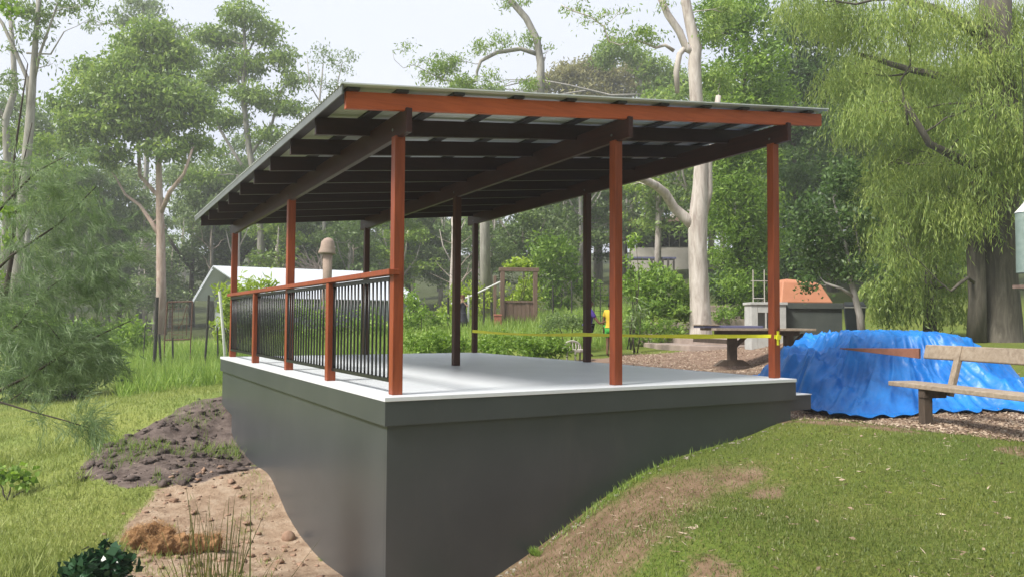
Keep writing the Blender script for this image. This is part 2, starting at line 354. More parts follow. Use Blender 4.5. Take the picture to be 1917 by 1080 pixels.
def groundmat():
    m, nt, b = newmat('ground_cover')
    def attr(n): a = N(nt, 'ShaderNodeAttribute'); a.attribute_name = n; return a.outputs['Fac']
    f = noise(nt, 38, 5, .75, coord='Object'); md = noise(nt, 5, 5, .7); lo = noise(nt, .7, 4, .6)
    def mix(fac, a, b_, t='MIX'):
        x = N(nt, 'ShaderNodeMixRGB', blend_type=t)
        for s, v in ((0, fac), (1, a), (2, b_)):
            if hasattr(v, 'is_linked') or hasattr(v, 'links'): nt.links.new(v, x.inputs[s])
            else: x.inputs[s].default_value = v
        return x.outputs[0]
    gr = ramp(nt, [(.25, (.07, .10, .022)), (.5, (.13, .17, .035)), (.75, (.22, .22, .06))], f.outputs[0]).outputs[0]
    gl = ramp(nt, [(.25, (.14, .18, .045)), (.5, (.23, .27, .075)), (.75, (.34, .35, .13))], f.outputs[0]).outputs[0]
    g = mix(attr('left'), gr, gl)  # left side uses the lighter ramp, sunlight put into the grass colour
    tint = ramp(nt, [(.35, (.75, .85, .7)), (.65, (1.15, 1.05, .95))], lo.outputs[0]).outputs[0]
    g = mix(.8, g, tint, 'MULTIPLY')
    wornc = ramp(nt, [(.3, (.15, .095, .06)), (.55, (.23, .155, .10)), (.75, (.33, .24, .165))], md.outputs[0]).outputs[0]
    clayc = ramp(nt, [(.28, (.22, .145, .095)), (.5, (.37, .265, .185)), (.72, (.50, .39, .29))], md.outputs[0]).outputs[0]
    soilc = ramp(nt, [(.3, (.07, .052, .046)), (.5, (.14, .108, .095)), (.72, (.24, .19, .165))], md.outputs[0]).outputs[0]
    mulc = ramp(nt, [(.3, (.12, .075, .052)), (.5, (.23, .155, .115)), (.72, (.40, .31, .24))], f.outputs[0]).outputs[0]
    def brk(fac, amt=.7):
        s = N(nt, 'ShaderNodeMath', operation='MULTIPLY_ADD'); nt.links.new(f.outputs[0], s.inputs[0]); s.inputs[1].default_value = amt
        nt.links.new(fac, s.inputs[2]); r = N(nt, 'ShaderNodeMapRange'); r.interpolation_type = 'SMOOTHSTEP'
        r.inputs['From Min'].default_value = .5+amt*.35; r.inputs['From Max'].default_value = .65+amt*.6
        nt.links.new(s.outputs[0], r.inputs['Value']); return r.outputs[0]
    g = mix(brk(attr('worn')), g, wornc); g = mix(brk(attr('mulch'), .4), g, mulc)
    floorc = ramp(nt, [(.3, (.03, .04, .015)), (.55, (.06, .075, .025)), (.75, (.10, .10, .045))], md.outputs[0]).outputs[0]
    g = mix(attr('far'), g, floorc)
    g = mix(brk(attr('clay'), .9), g, clayc); g = mix(brk(attr('soil'), .4), g, soilc)
    nt.links.new(g, b.inputs['Base Color']); b.inputs['Roughness'].default_value = .95; b.inputs['Specular IOR Level'].default_value = .15
    ad = N(nt, 'ShaderNodeMath', operation='ADD'); nt.links.new(f.outputs[0], ad.inputs[0]); nt.links.new(md.outputs[0], ad.inputs[1])
    bump(nt, b, ad.outputs[0], .8, .03)
    return m
ground = np_mesh('ground', V, Fg, groundmat(), smooth=True); ground['kind'] = 'structure'
for nm, z in zip(('clay', 'soil', 'mulch', 'worn', 'left', 'far'), Z5):
    a = ground.data.attributes.new(nm, 'FLOAT', 'POINT'); a.data.foreach_set('value', np.asarray(z, np.float32))

# ------------------------------------------------------------------ pavilion
pav = empty('pavilion', (0, 0, 0), 0, 'open timber pavilion with flat metal roof on a charcoal walled platform', 'pavilion')
LX, LY = 4.57, 7.44
PXS = (.171, 2.376, 4.50); PYS = (.226, 3.73, 7.38)
MB().box((.012, .012, -.06), (LX-.012, LY-.012, -.004)).build('deck', MT['deck'], pav)
t = MB()
t.box((-.006, -.006, -.034), (LX+.006, .05, 0)); t.box((-.006, .05, -.034), (.05, LY+.006, 0))
t.box((LX-.05, .05, -.034), (LX+.006, LY+.006, 0)); t.box((.05, LY-.05, -.034), (LX-.05, LY+.006, 0))
t.build('edge_trim', MT['trim'], pav, bevel=.003)
# band boards
b = MB(); b.box((0, 0, -.222), (LX, .018, -.036)); b.build('band_board', MT['wall'], pav, bevel=.002)
b = MB(); b.box((0, .019, -.222), (.018, LY, -.036)); b.build('band_board', MT['wall'], pav, bevel=.002)
b = MB(); b.box((LX-.018, .019, -.222), (LX, LY, -.036)); b.build('band_board', MT['wall'], pav, bevel=.002)
b = MB(); b.box((.019, LY-.018, -.222), (LX-.019, LY, -.036)); b.build('band_board', MT['wall'], pav, bevel=.002)
MB().box((.03, .03, -2.4), (LX-.05, .07, -.2)).build('wall_sheet', MT['wall'], pav)
prof = [(.072, -.2), (7.40, -.2), (7.40, -.745), (6.95, -.80), (6.55, -.83), (6.5, -2.4), (.072, -2.4)]
w = MB(); n = len(prof); w.add([(.03, y, z) for y, z in prof]+[(.07, y, z) for y, z in prof],
      [tuple(range(n-1, -1, -1)), tuple(range(n, 2*n))]+[(i, (i+1) % n, (i+1) % n+n, i+n) for i in range(n)])
w.build('wall_sheet', MT['wall'], pav)
MB().box((LX-.09, .075, -1.6), (LX-.052, 7.35, -.2)).build('wall_sheet', MT['wall'], pav)
MB().box((.075, 7.36, -1.6), (LX-.05, 7.40, -.2)).build('wall_sheet', MT['wall'], pav)
# wall base stumps seen in the undercut
# side step
st = MB().box((LX+.002, .14, -.355), (LX+.40, 2.6, -.196)).build('step', MT['wall'], pav, bevel=.003)
MB().box((LX+.002, .134, -.194), (LX+.406, 2.606, -.186)).build('step_tread', MT['trim'], st)
MB().box((LX+.002, .5, -.5), (LX+.30, .56, -.357)).build('step_support', MT['darkwood'], st)
SL = .103; BK = .0162                    # roof falls to the left and a little to the back
def zb(x): return 2.074+SL*(x-.145)       # underside of bearers
def zj(x): return zb(x)+.160            # underside of joists (notched over bearer)
def zt(x): return zj(x)+.15
def zr(x): return zt(x)+.030
for j, y in enumerate(PYS):
    for i, x in enumerate(PXS):
        s = .044
        MB().box((x-s, y-s, -.003), (x+s, y+s, zb(x)-BK*y+.012)).build('post', MT['post'] if j == 0 or i == 0 else MT['post_shaded'], pav, bevel=.004)
for x in PXS:
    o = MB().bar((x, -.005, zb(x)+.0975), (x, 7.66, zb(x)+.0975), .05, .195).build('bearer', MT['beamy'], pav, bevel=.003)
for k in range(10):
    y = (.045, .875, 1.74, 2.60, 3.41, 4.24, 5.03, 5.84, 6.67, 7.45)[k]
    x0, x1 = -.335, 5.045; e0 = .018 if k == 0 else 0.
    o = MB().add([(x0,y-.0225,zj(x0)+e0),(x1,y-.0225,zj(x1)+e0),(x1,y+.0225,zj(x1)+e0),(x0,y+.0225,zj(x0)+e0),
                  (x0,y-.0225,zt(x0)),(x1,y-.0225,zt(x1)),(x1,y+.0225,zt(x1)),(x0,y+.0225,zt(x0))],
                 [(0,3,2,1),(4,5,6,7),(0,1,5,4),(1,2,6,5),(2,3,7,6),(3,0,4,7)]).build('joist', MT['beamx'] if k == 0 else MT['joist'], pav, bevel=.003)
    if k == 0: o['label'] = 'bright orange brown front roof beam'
for x in (-.29, .11, .60, 1.17, 1.71, 2.27, 2.78, 3.33, 3.85, 4.35, 4.82):
    h = .035*SL
    MB().add([(x-.05,-.02,zt(x)-h),(x+.05,-.02,zt(x)+h),(x+.05,7.72,zt(x)+h),(x-.05,7.72,zt(x)-h)]+
             [(x-.05,-.02,zt(x)-h+.022),(x+.05,-.02,zt(x)+h+.022),(x+.05,7.72,zt(x)+h+.022),(x-.05,7.72,zt(x)-h+.022)],
             [(0,3,2,1),(4,5,6,7),(0,1,5,4),(1,2,6,5),(2,3,7,6),(3,0,4,7)]).build('batten', MT['batten'], pav)
ys = np.arange(-.05, 7.76, .0127); x0, x1 = -.40, 5.07
wv = .009*np.sin(2*PI*ys/.076)
a = np.stack([np.full_like(ys, x0), ys, zr(x0)+.003+wv], 1); c = np.stack([np.full_like(ys, x1), ys, zr(x1)+.003+wv], 1)
m_ = len(ys); Vr = np.concatenate([a, c]); i0 = np.arange(m_-1)
rs = np_mesh('roof_sheet', Vr, np.stack([i0, i0+m_, i0+m_+1, i0+1], 1), MT['zinc'], pav, smooth=True)
so = rs.modifiers.new('thick', 'SOLIDIFY'); so.thickness = .0015
MB().bar((-.385, -.045, zt(-.4)-.002), (-.385, 7.74, zt(-.4)-.002), .012, .075).build('barge_flashing', MT['barge'], pav)
MB().bar((x0, -.052, zr(x0)+.010), (x1, -.052, zr(x1)+.010), .004, .010).build('edge_flashing', MT['trim'], pav)
# railing
RX = .125
MB().box((RX-.05, PYS[0]-.075, .955), (RX+.044, PYS[2]+.04, 1.0)).build('handrail', MT['post'], pav, bevel=.004)
mids = [1.89, 5.42]
for y in mids: MB().box((RX-.04, y-.044, -.003), (RX+.046, y+.044, .953)).build('rail_post', MT['post'], pav, bevel=.004)
edges = [PYS[0]+.05, mids[0]-.05, mids[0]+.05, PYS[1]-.05, PYS[1]+.05, mids[1]-.05, mids[1]+.05, PYS[2]-.05]
for k in range(4):
    ya, yb = edges[2*k], edges[2*k+1]; X = RX+.02
    f = MB(); f.box((X-.018, ya, .91), (X+.018, yb, .945)); f.box((X-.018, ya, .095), (X+.018, yb, .125)); f.box((X-.012, ya, .12), (X+.012, ya+.012, .915)); f.box((X-.012, yb-.012, .12), (X+.012, yb, .915))
    fo = f.build('balustrade_panel', MT['black'], pav)
    nb = 16
    for q in range(nb):
        yy = ya+(yb-ya)*(q+.5)/nb
        MB().tube([(X, yy, .124), (X, yy, .911)], .0095, 8).build('baluster', MT['black'], fo, smooth=True)
# bolts on bearers
for x in PXS:
    for y in PYS:
        MB().tube([(x-.049, y, zb(x)+.06), (x-.056, y, zb(x)+.06)], .012, 8).build('bolt', MT['barge'], pav)

for o in list(pav.children):
    if o.name.split('.')[0] in ('bearer', 'joist', 'batten', 'roof_sheet', 'barge_flashing', 'edge_flashing', 'bolt'):
        for v in o.data.vertices: v.co.z -= BK*v.co.y
# barrier tape
bt = empty('barrier_tape', (PXS[2], PYS[0], .40), 0, 'yellow barrier tape strung between the right hand posts of the pavilion', 'tape')
def ribbon(pts, w, name, tw=0.0):
    vs = []; fs = []
    for i, (x, y, z) in enumerate(pts):
        t_ = i/(len(pts)-1); h = w*(1-.35*abs(math.sin(t_*5*PI*tw)))
        vs += [(x, y, z-h/2), (x+.004, y, z+h/2)]
    for i in range(len(pts)-1): fs.append((2*i, 2*i+2, 2*i+3, 2*i+1))
    m2 = MB().add([(a_-PXS[2], b_-PYS[0], c_-.40) for a_, b_, c_ in vs], fs).build(name, MT['tape'], bt)
    s_ = m2.modifiers.new('t', 'SOLIDIFY'); s_.thickness = .002; return m2
xe = PXS[2]-.05
ribbon([(xe, PYS[2]+(PYS[1]-PYS[2])*t_/12, .40-.03*math.sin(PI*t_/12)) for t_ in range(13)], .055, 'tape_strip', .2)
ribbon([(xe, PYS[1]+(PYS[0]-PYS[1])*t_/12, .40-.012*math.sin(PI*t_/12)+.045*t_/12) for t_ in range(13)], .055, 'tape_strip', .3)
kx, ky = PXS[2], PYS[0]-.05
kn = MB(); kn.box((-.052, -.052, .02), (.052, -.047, .06)); kn.box((-.02, -.062, -.05), (.008, -.054, .10)); kn.box((-.03, -.07, .01), (.02, -.055, .055))
kn.add([(-.02, -.06, .10), (.008, -.06, .10), (.004, -.06, .14)], [(0, 1, 2), (2, 1, 0)])
kn.build('knot', MT['tape'], bt)

# ------------------------------------------------------------------ trees
def rel(pts, o): return [Vector(p)-Vector(o) for p in pts]
def wobble(a, b, k=4, amt=.06):
    a, b = Vector(a), Vector(b); L = (b-a).length; out = []
    for i in range(k+1):
        t_ = i/k; p = a.lerp(b, t_)
        if 0 < i < k: p += Vector((random.uniform(-1, 1), random.uniform(-1, 1), random.uniform(-.6, 1)))*L*amt
        out.append(p)
    return out
def crown_leaves(clumps, leafL, leafW, dens, style='gum', sub=.33):
    """clumps: (x,y,z, rx,ry,rz) in tree space; leaves gather in twig tufts spread through each clump"""
    VV = []; FF = []; off = 0
    for c in clumps:
        r = np.array(c[3:6]); vol = (r[0]*r[1]*r[2])**(2/3.)
        k = c[6] if len(c) > 6 else 1.
        nt_ = max(3, int(3.1*dens*k*PI*vol/(leafL*leafW*.5)/(16 if style != 'weep' else 12)))
        u = unit(rng.normal(size=(nt_, 3)))*(rng.random((nt_, 1))**(.45)); tc = np.array(c[:3])+u*r
        tc += rng.normal(size=tc.shape)*r*.14
        sz = sub*(.55+.9*rng.random(nt_)); m = 16 if style != 'weep' else 12
        ctr = np.repeat(tc, m, 0); s_ = np.repeat(sz, m)[:, None]
        out = np.repeat(u*r/np.max(r), m, 0)
        if style == 'gum':
            o_ = rng.normal(size=(len(ctr), 3))*s_*np.array([.55, .55, .30]); o_[:, 2] = np.abs(o_[:, 2])*np.sign(rng.random(len(ctr))-.35)
            D_ = rng.normal(size=(len(ctr), 3))*.8+np.array([0, 0, -.75])+out*.4
            Lf = leafL*(.6+.8*rng.random(len(ctr)))
            Wf = leafW*(.6+.8*rng.random(len(ctr)))
        elif style == 'bush':
            o_ = rng.normal(size=(len(ctr), 3))*s_*.45
            D_ = rng.normal(size=(len(ctr), 3))+out*.9+np.array([0, 0, .3])
            Lf = leafL*(.6+.8*rng.random(len(ctr))); Wf = leafW*(.6+.8*rng.random(len(ctr)))
        else:   # weeping: each tuft is a hanging strand
            tt = np.tile(np.linspace(0, 1, m), nt_)[:, None]; ln = np.repeat(sz, m)[:, None]*2.6
            sway = np.repeat(rng.normal(size=(nt_, 3))*.22, m, 0)
            o_ = np.concatenate([sway[:, :2]*tt*ln+out[:, :2]*.3*ln*np.sqrt(tt), -tt*ln+.25*ln*np.sin(tt*1.5)], 1)+rng.normal(size=(len(ctr), 3))*.03*ln
            D_ = rng.normal(size=(len(ctr), 3))*.3+np.array([0, 0, -1.])+sway*1.2
            Lf = leafL*(.7+.7*rng.random(len(ctr))); Wf = leafW*(.6+.8*rng.random(len(ctr)))
        V_, F_ = leaf_geo(ctr+o_, D_, Lf, Wf); VV.append(V_); FF.append(F_+off); off += len(V_)
    return np.concatenate(VV), np.concatenate(FF)
def tree(name, label, cat, base, stems, clumps, bark_, leaf_, leafL=.16, leafW=.06, dens=1., style='gum', sub=.33, group=None, twig=.012, join=True, nring=9):
    """stems: list of (points, radii) in world; clumps in world (x,y,z,rx,ry,rz[,k])"""
    root = empty(name, base, 0, label, cat, group); o = Vector(base)
    if stems:
        s = MB()
        allp = []
        for pts, rad in stems:
            pts = rel(pts, o); s.tube(pts, rad, nring)
            for i in range(len(pts)-1):
                for q in range(4): allp.append((pts[i].lerp(pts[i+1], q/4), rad[i]+(rad[i+1]-rad[i])*q/4))
            allp.append((pts[-1], rad[-1]))
        s.build('trunk', bark_, root, smooth=True)
        if join and clumps:
            br = MB()
            for c in clumps:
                cp = Vector(c[:3])-o; lowers = [a for a in allp if a[0].z < cp.z+.2*c[5]] or allp
                p, r = min(lowers, key=lambda a: (a[0]-cp).length+.15*abs(a[0].z-cp.z))
                L = (cp-p).length; r0 = max(twig, min(r*.6, .012*L+twig))
                pts = wobble(p, cp, 5, .07); br.tube(pts, [r0*(1-.75*i/5) for i in range(6)], 6, False)
                for q in range(5):
                    st_ = pts[3 if q % 2 else 4]; e_ = cp+Vector((random.uniform(-1, 1)*c[3], random.uniform(-1, 1)*c[4], random.uniform(-.5, 1)*c[5]))*.85
                    br.tube(wobble(st_, e_, 3, .1), [r0*.4, r0*.3, r0*.2, r0*.1], 5, False)
            br.build('branch', bark_, root, smooth=True)
    if clumps:
        cl = [tuple(np.array(c[:3])-np.array(base))+tuple(c[3:]) for c in clumps]
        V_, F_ = crown_leaves(cl, leafL, leafW, dens, style, sub)
        np_mesh('crown', V_, F_, leaf_, root)
    return root
def K(px, py, rx, ry, d, jit=.5, k=1.):
    """clump at survey direction, radii given in photo pixels at that depth"""
    s = d/FPX; p = P(px, py, d+random.uniform(-1, 1)*rx*s*jit); r = rx*s
    return (p[0], p[1], p[2], r, r*1.0, ry*s, k)
def KC(c, d, jit=.5, k=None):
    return K(c[0], c[1], c[2], c[3], d, jit, (c[4] if len(c) > 4 else 1.)*(k or 1.))
def S(pts, d):
    """stem from (px,py,rpx[,dd])"""
    return [Vector(P(a[0], a[1], d+(a[3] if len(a) > 3 else 0))) for a in pts], [a[2]*d/FPX for a in pts]

# T1 big gum with pink trunk
d = 38; b0 = G(303, d)
tree('gum_tree', 'tall gum tree with pink trunk forking low beside the shed gable', 'tree', b0,
     [([b0-Vector((0,0,.3)), *S([(302,520,8),(301,440,8),(299,385,6.5),(297,300,5),(285,200,4),(275,110,2.5)], d)[0]], [.28, .22, .2, .17, .13, .1, .06]),
      S([(302,448,4.5),(283,415,4),(262,385,3.2,.5),(235,365,2.4,1),(215,330,1.5,1.5)], d), S([(301,400,4.5),(318,360,4,-.6),(345,325,3,-1),(360,280,2,-1)], d),
      S([(300,372,4),(262,330,3.6,1),(258,250,3,1.5),(245,170,2,1)], d), S([(285,418,2),(300,405,1.6),(312,430,1)], d)],
     [KC(c, d) for c in [(250,135,72,36),(185,175,58,32),(325,110,52,38),(300,175,70,34),(150,225,42,28),(215,235,72,32),(345,215,50,30),(115,200,28,20),
                         (320,285,46,20),(200,290,52,24),(285,65,40,28),(375,190,30,20),(365,270,32,18),(130,270,40,22),(240,85,35,25),(265,205,60,26),(290,250,45,22),(165,130,30,18)]],
     MT['pinkgum'], MT['gumleaf'], .26, .10, 2.0, sub=.42)
d = 46; b0 = G(492, d)
tree('gum_tree', 'tall airy gum tree rising behind the left roof edge of the pavilion', 'tree', b0,
     [([b0-Vector((0,0,.3)), *S([(488,430,5),(478,350,5),(465,270,4.5),(455,180,4),(460,100,3),(455,30,2)], d)[0]], [.28,.2,.19,.17,.15,.11,.07]),
      S([(478,350,3.5),(440,290,3),(410,240,2.4),(395,180,1.6)], d), S([(470,290,3),(510,230,2.6),(525,170,2)], d), S([(462,200,2.6),(445,150,2.2),(458,110,2),(475,80,1.5)], d)],
     [KC(c, d) for c in [(452,30,38,26),(415,75,38,26),(495,65,34,24),(522,112,30,24),(450,125,52,24),(545,150,20,20),(398,150,34,22),(480,185,52,22),(535,205,26,18),
                         (425,225,42,18),(505,255,34,16),(385,70,22,18),(400,290,30,16,.5),(380,330,36,16,.6),(560,210,18,14,.5)]],
     MT['greybark'], MT['gumleaf'], .28, .10, 1.9, sub=.45)
d = 55; b0 = G(262, d)
tree('gum_tree', 'slender cool green gum whose top pokes above the pink trunked gum', 'tree', b0,
     [([b0, *S([(268,480,6),(272,380,5),(276,250,4),(270,100,3),(268,20,2)], d)[0]], [.3,.24,.2,.15,.11,.07])],
     [KC(c, d) for c in [(270,10,36,22),(235,35,26,18),(300,45,30,20),(330,85,36,22),(360,60,18,14,.5),(355,110,32,22),(370,165,34,22),(170,45,16,16,.4),(240,330,40,22),(330,330,40,22)]],
     MT['greybark'], MT['gumleaf2'], .3, .11, 1.2, sub=.5)
d = 42; b0 = G(612, d)
tree('sapling_gum', 'thin sparse gum sapling seen against the sky left of the roof peak', 'tree', b0,
     [([b0, *S([(606,400,3),(603,250,2.6),(598,190,2),(605,120,1.2)], d)[0]], [.12,.09,.075,.055,.03]), S([(603,240,1.6),(625,190,1.2),(640,120,.8)], d), S([(598,190,1.3),(580,160,1),(575,110,.7)], d)],
     [KC(c, d, .5, .35) for c in [(605,105,26,20),(640,125,24,22),(585,150,22,20),(620,160,22,18),(655,110,12,16),(590,200,18,14)]],
     MT['greybark'], MT['gumleaf2'], .2, .06, 1., sub=.4, twig=.008)
# left edge grey trunks
d = 24; b0 = G(30, d)
tree('gum_tree', 'grey trunked gum forking at the left edge of the view', 'tree', b0,
     [([b0-Vector((0,0,.2)), *S([(34,460,9),(44,350,8.5),(55,240,8),(62,140,6),(68,60,4.5),(75,-40,3)], d)[0]], [.2,.15,.14,.13,.1,.075,.05]),
      S([(55,230,5),(52,150,4),(28,95,3.4),(5,45,3),(-20,10,2)], d), S([(62,160,3),(75,100,2.4),(95,45,2),(110,0,1.2)], d), S([(50,100,2.),(95,102,1.6),(120,60,1)], d)],
     [KC(c, d, .6, .7) for c in [(80,30,38,22),(35,15,36,20),(120,15,32,16),(62,62,30,14),(98,120,18,14,.5),(12,150,20,20),(160,10,26,10,.6),(10,95,16,16,.5),(180,35,16,12,.4)]],
     MT['greybark'], MT['gumleaf2'], .17, .055, 1.1, sub=.3)
d = 30; b0 = G(8, d)
tree('gum_tree', 'curved grey gum with a wavy stem leaning at the far left edge', 'tree', b0,
     [([b0-Vector((0,0,.2)), *S([(12,400,7),(14,300,7),(10,225,6.5),(28,170,5.5),(24,90,4.5),(18,20,3)], d)[0]], [.2,.15,.14,.13,.11,.09,.06]), S([(10,230,4),(-8,195,3.4),(-30,150,3)], d)],
     [KC(c, d, .6, .8) for c in [(10,250,35,22),(60,270,40,20),(20,330,50,26),(90,320,45,26),(60,380,55,26),(130,370,45,26)]],
     MT['greybark'], MT['gumleaf'], .2, .07, 1.1, sub=.35)
# gum above the roof with the long arm
d = 30; b0 = G(910, d)
tree('gum_tree', 'leaning gum with one long drooping arm above the middle of the roof', 'tree', b0,
     [([b0, *S([(907,410,8),(955,290,8.5),(1012,178,8),(1012,120,7.5),(1005,75,7),(985,35,6.5),(955,0,6),(935,-40,5)], d)[0]], [.24,.19,.175,.165,.155,.14,.13,.12,.1]),
      S([(1006,102,4.5),(975,92,4),(930,99,3.6),(900,115,3.2),(893,135,2.6),(892,152,2),(870,160,1.5)], d), S([(1010,110,3),(1018,115,3),(1020,108,2)], d),
      S([(870,158,1.4),(830,150,1.2),(800,135,.9),(775,122,.7),(755,128,.5),(738,112,.5),(735,95,.4)], d)],
     [KC(c, d, .5, c[4] if len(c) > 4 else 1) if len(c) == 4 else K(c[0], c[1], c[2], c[3], d, .5, c[4]) for c in
      [(835,128,26,24,1.2),(812,140,24,22,.7),(865,155,30,14,.9),(905,92,28,12,.7),(940,80,26,12,.6),(990,78,18,18,.9),(915,145,22,14,.5),(990,160,22,18,.8),(762,95,14,16,.35),(785,118,14,12,.35),
       (950,8,22,8,.6),(985,5,20,8,.3),(1025,95,12,16,.25),(860,115,16,14,.6)]],
     MT['greybark'], MT['gumleaf'], .16, .045, .95, sub=.3, twig=.009)
# the pale gum on the stone pad
d = 22.5; b0 = G(1312, d)
tree('gum_tree', 'big smooth white barked gum with a low crooked arm standing on the round stone pad', 'tree', b0,
     [([b0-Vector((0,0,.2)), *S([(1312,630,23),(1310,560,20),(1306,480,18),(1306,420,18),(1311,350,14.5),(1313,300,13),(1304,200,12),(1300,120,11.5),(1303,90,11),(1293,50,10),(1284,5,9),(1280,-40,8)], d)[0]],
       [r*d/FPX for r in (24,21,18.5,17,18,14,13,12,12,11,10,9,8)]),
      S([(1300,425,11),(1283,408,10),(1262,390,9),(1245,362,8.5,-.3),(1228,348,7.5,-.5),(1205,336,7,-.8),(1185,330,4,-1)], d),
      S([(1318,400,8),(1327,360,7),(1326,310,7),(1335,250,6),(1345,180,5)], d),
      S([(1301,100,7),(1285,92,6.5),(1272,60,7),(1250,28,6.5),(1238,0,6),(1225,-30,5)], d),
      S([(1268,175,4),(1266,135,5.5),(1272,102,5.5),(1284,88,5)], d),
      S([(1262,96,3.6),(1245,85,3),(1228,90,2.5),(1210,82,2.2),(1190,76,1.8),(1160,85,1.5),(1140,78,1.5),(1130,50,1.5),(1105,32,1.3),(1075,22,1),(1050,10,.8)], d)],
     [K(c[0], c[1], c[2], c[3], d, .5, c[4]) for c in [(1195,68,28,18,1.),(1225,72,20,14,.5),(1150,70,20,20,.3),(1130,30,24,18,.28),(1075,18,26,14,.35),(1105,45,20,14,.25),(1250,15,22,14,.3),(1170,20,18,14,.2),
      (1330,60,30,30,1.),(1345,150,30,30,1.),(1360,20,30,30,1.),(1185,345,20,14,.5)]],
     MT['gum'], MT['gumleaf'], .13, .04, .95, sub=.25, nring=16, twig=.008)
# knot and yellow marker on its trunk
# pinkish olive gums far behind roof
d = 62; b0 = G(1120, d)
tree('gum_tree', 'spreading olive and pink tinged gum crown far behind the roof', 'tree', b0,
     [([b0, *S([(1118,300,5),(1115,200,4),(1100,160,2.6)], d)[0]], [.4,.25,.2,.12]), S([(1117,240,3),(1150,180,2.4),(1170,155,1.5)], d), S([(1117,250,3),(1070,190,2.4),(1055,150,1.5)], d)],
     [KC(c, d) for c in [(1030,160,34,20),(1065,140,38,18),(1110,128,36,18),(1155,148,40,20),(1195,160,36,18),(1090,170,44,18),(1140,180,44,16),(1010,185,24,14),(1190,130,28,16),(1080,195,50,16)]],
     MT['greybark'], MT['olive'], .34, .13, 2.0, sub=.6)
d = 52; b0 = G(1215, d)
tree('gum_tree', 'fresh green gum crown between the leaning gum and the white gum', 'tree', b0,
     [([b0, *S([(1215,300,5),(1212,200,4),(1190,110,2.6)], d)[0]], [.35,.2,.17,.1]), S([(1212,220,3),(1240,180,2.4),(1250,140,1.5)], d)],
     [KC(c, d) for c in [(1150,95,36,18),(1135,112,26,14),(1190,105,30,16),(1225,130,34,20),(1255,150,34,24),(1235,175,44,20),(1275,170,30,24),(860,168,30,10),(925,172,26,8)]],
     MT['greybark'], MT['gumleaf'], .3, .11, 1.7, sub=.5)
# dense right-centre trees
def dense(label, px, d, clumps, leaf_, bark_=MT['darkbark'], L=.13, W=.05, dens=1.3, style='bush', sub=.3, stems=None, cat='tree', name='dense_tree'):
    b0 = G(px, d); top = min(c[1] for c in clumps)
    st_ = [([b0, *S([(px+4, 450, 7), (px-5, (top+450)/2, 5), (px+6, top+25, 2)], d)[0]], [.16, .12, .08, .03])]+[S(s_, d) for s_ in (stems or [])]
    return tree(name, label, cat, b0, st_, [K(c[0], c[1], c[2], c[3], d, .7, c[4] if len(c) > 4 else 1) for c in clumps], bark_, leaf_, L, W, dens, style, sub)
dense('dense mid green tree filling the gap right of the white gum trunk', 1395, 26,
      [(1360,60,45,45),(1420,110,55,45),(1345,150,40,35),(1390,200,55,40),(1440,190,50,40),(1350,235,45,35),(1400,290,50,40),(1370,350,50,42),(1420,380,50,42),(1375,430,48,36),(1400,480,48,34),(1430,450,45,36),(1345,390,24,30),
       (1340,20,40,35),(1400,15,50,40),(1350,300,30,30),(1385,530,40,26),(1350,480,20,24)], MT['bright'], dens=1.7, L=.17, W=.06)
dense('mid green tree closing the gap behind the hanging foliage of the weeping tree', 1690, 34,
      [(1620,330,60,50),(1690,330,60,50),(1760,340,60,50),(1640,420,60,50),(1720,430,60,50),(1790,430,60,50),(1620,250,60,50),(1700,250,60,50),(1780,240,60,50),(1830,340,50,50),(1660,490,60,36),(1760,490,60,36)], MT['bright'], dens=1.2, L=.22, W=.08)
dense('darker tree standing behind the right corner post of the pavilion', 1490, 30,
      [(1480,60,50,50),(1500,150,55,50),(1460,240,50,45),(1520,240,50,45),(1480,320,55,45),(1530,330,50,45),(1490,400,55,45),(1470,460,50,40),(1530,420,50,45),(1545,150,50,50),(1550,60,50,50),(1500,500,50,30)], MT['deep'], dens=1.6, L=.2, W=.075)
d = 15.5; b0 = G(1614, d)
tree('small_tree', 'small leafy tree with a leaning pale stem beside the wheelie bin', 'tree', b0,
     [([b0, *S([(1610,590,6.5),(1602,560,6),(1594,530,5),(1590,490,4),(1575,430,3),(1560,370,2)], d)[0]], [.085,.07,.063,.053,.042,.03,.02]),
      S([(1600,556,3.5),(1575,540,2.6),(1545,530,2)], d), S([(1592,520,3),(1610,470,2.4),(1600,420,1.6)], d)],
     [KC(c, d, .8) for c in [(1525,400,38,30),(1560,370,40,30),(1600,410,36,32),(1540,450,42,30),(1585,460,38,30),(1520,490,32,24),(1560,505,40,24),(1605,500,30,24),(1500,440,26,26),(1510,535,20,16),(1575,330,34,26)]],
     MT['greybark'], MT['deep'], .10, .045, 1.05, 'bush', .2, twig=.006)
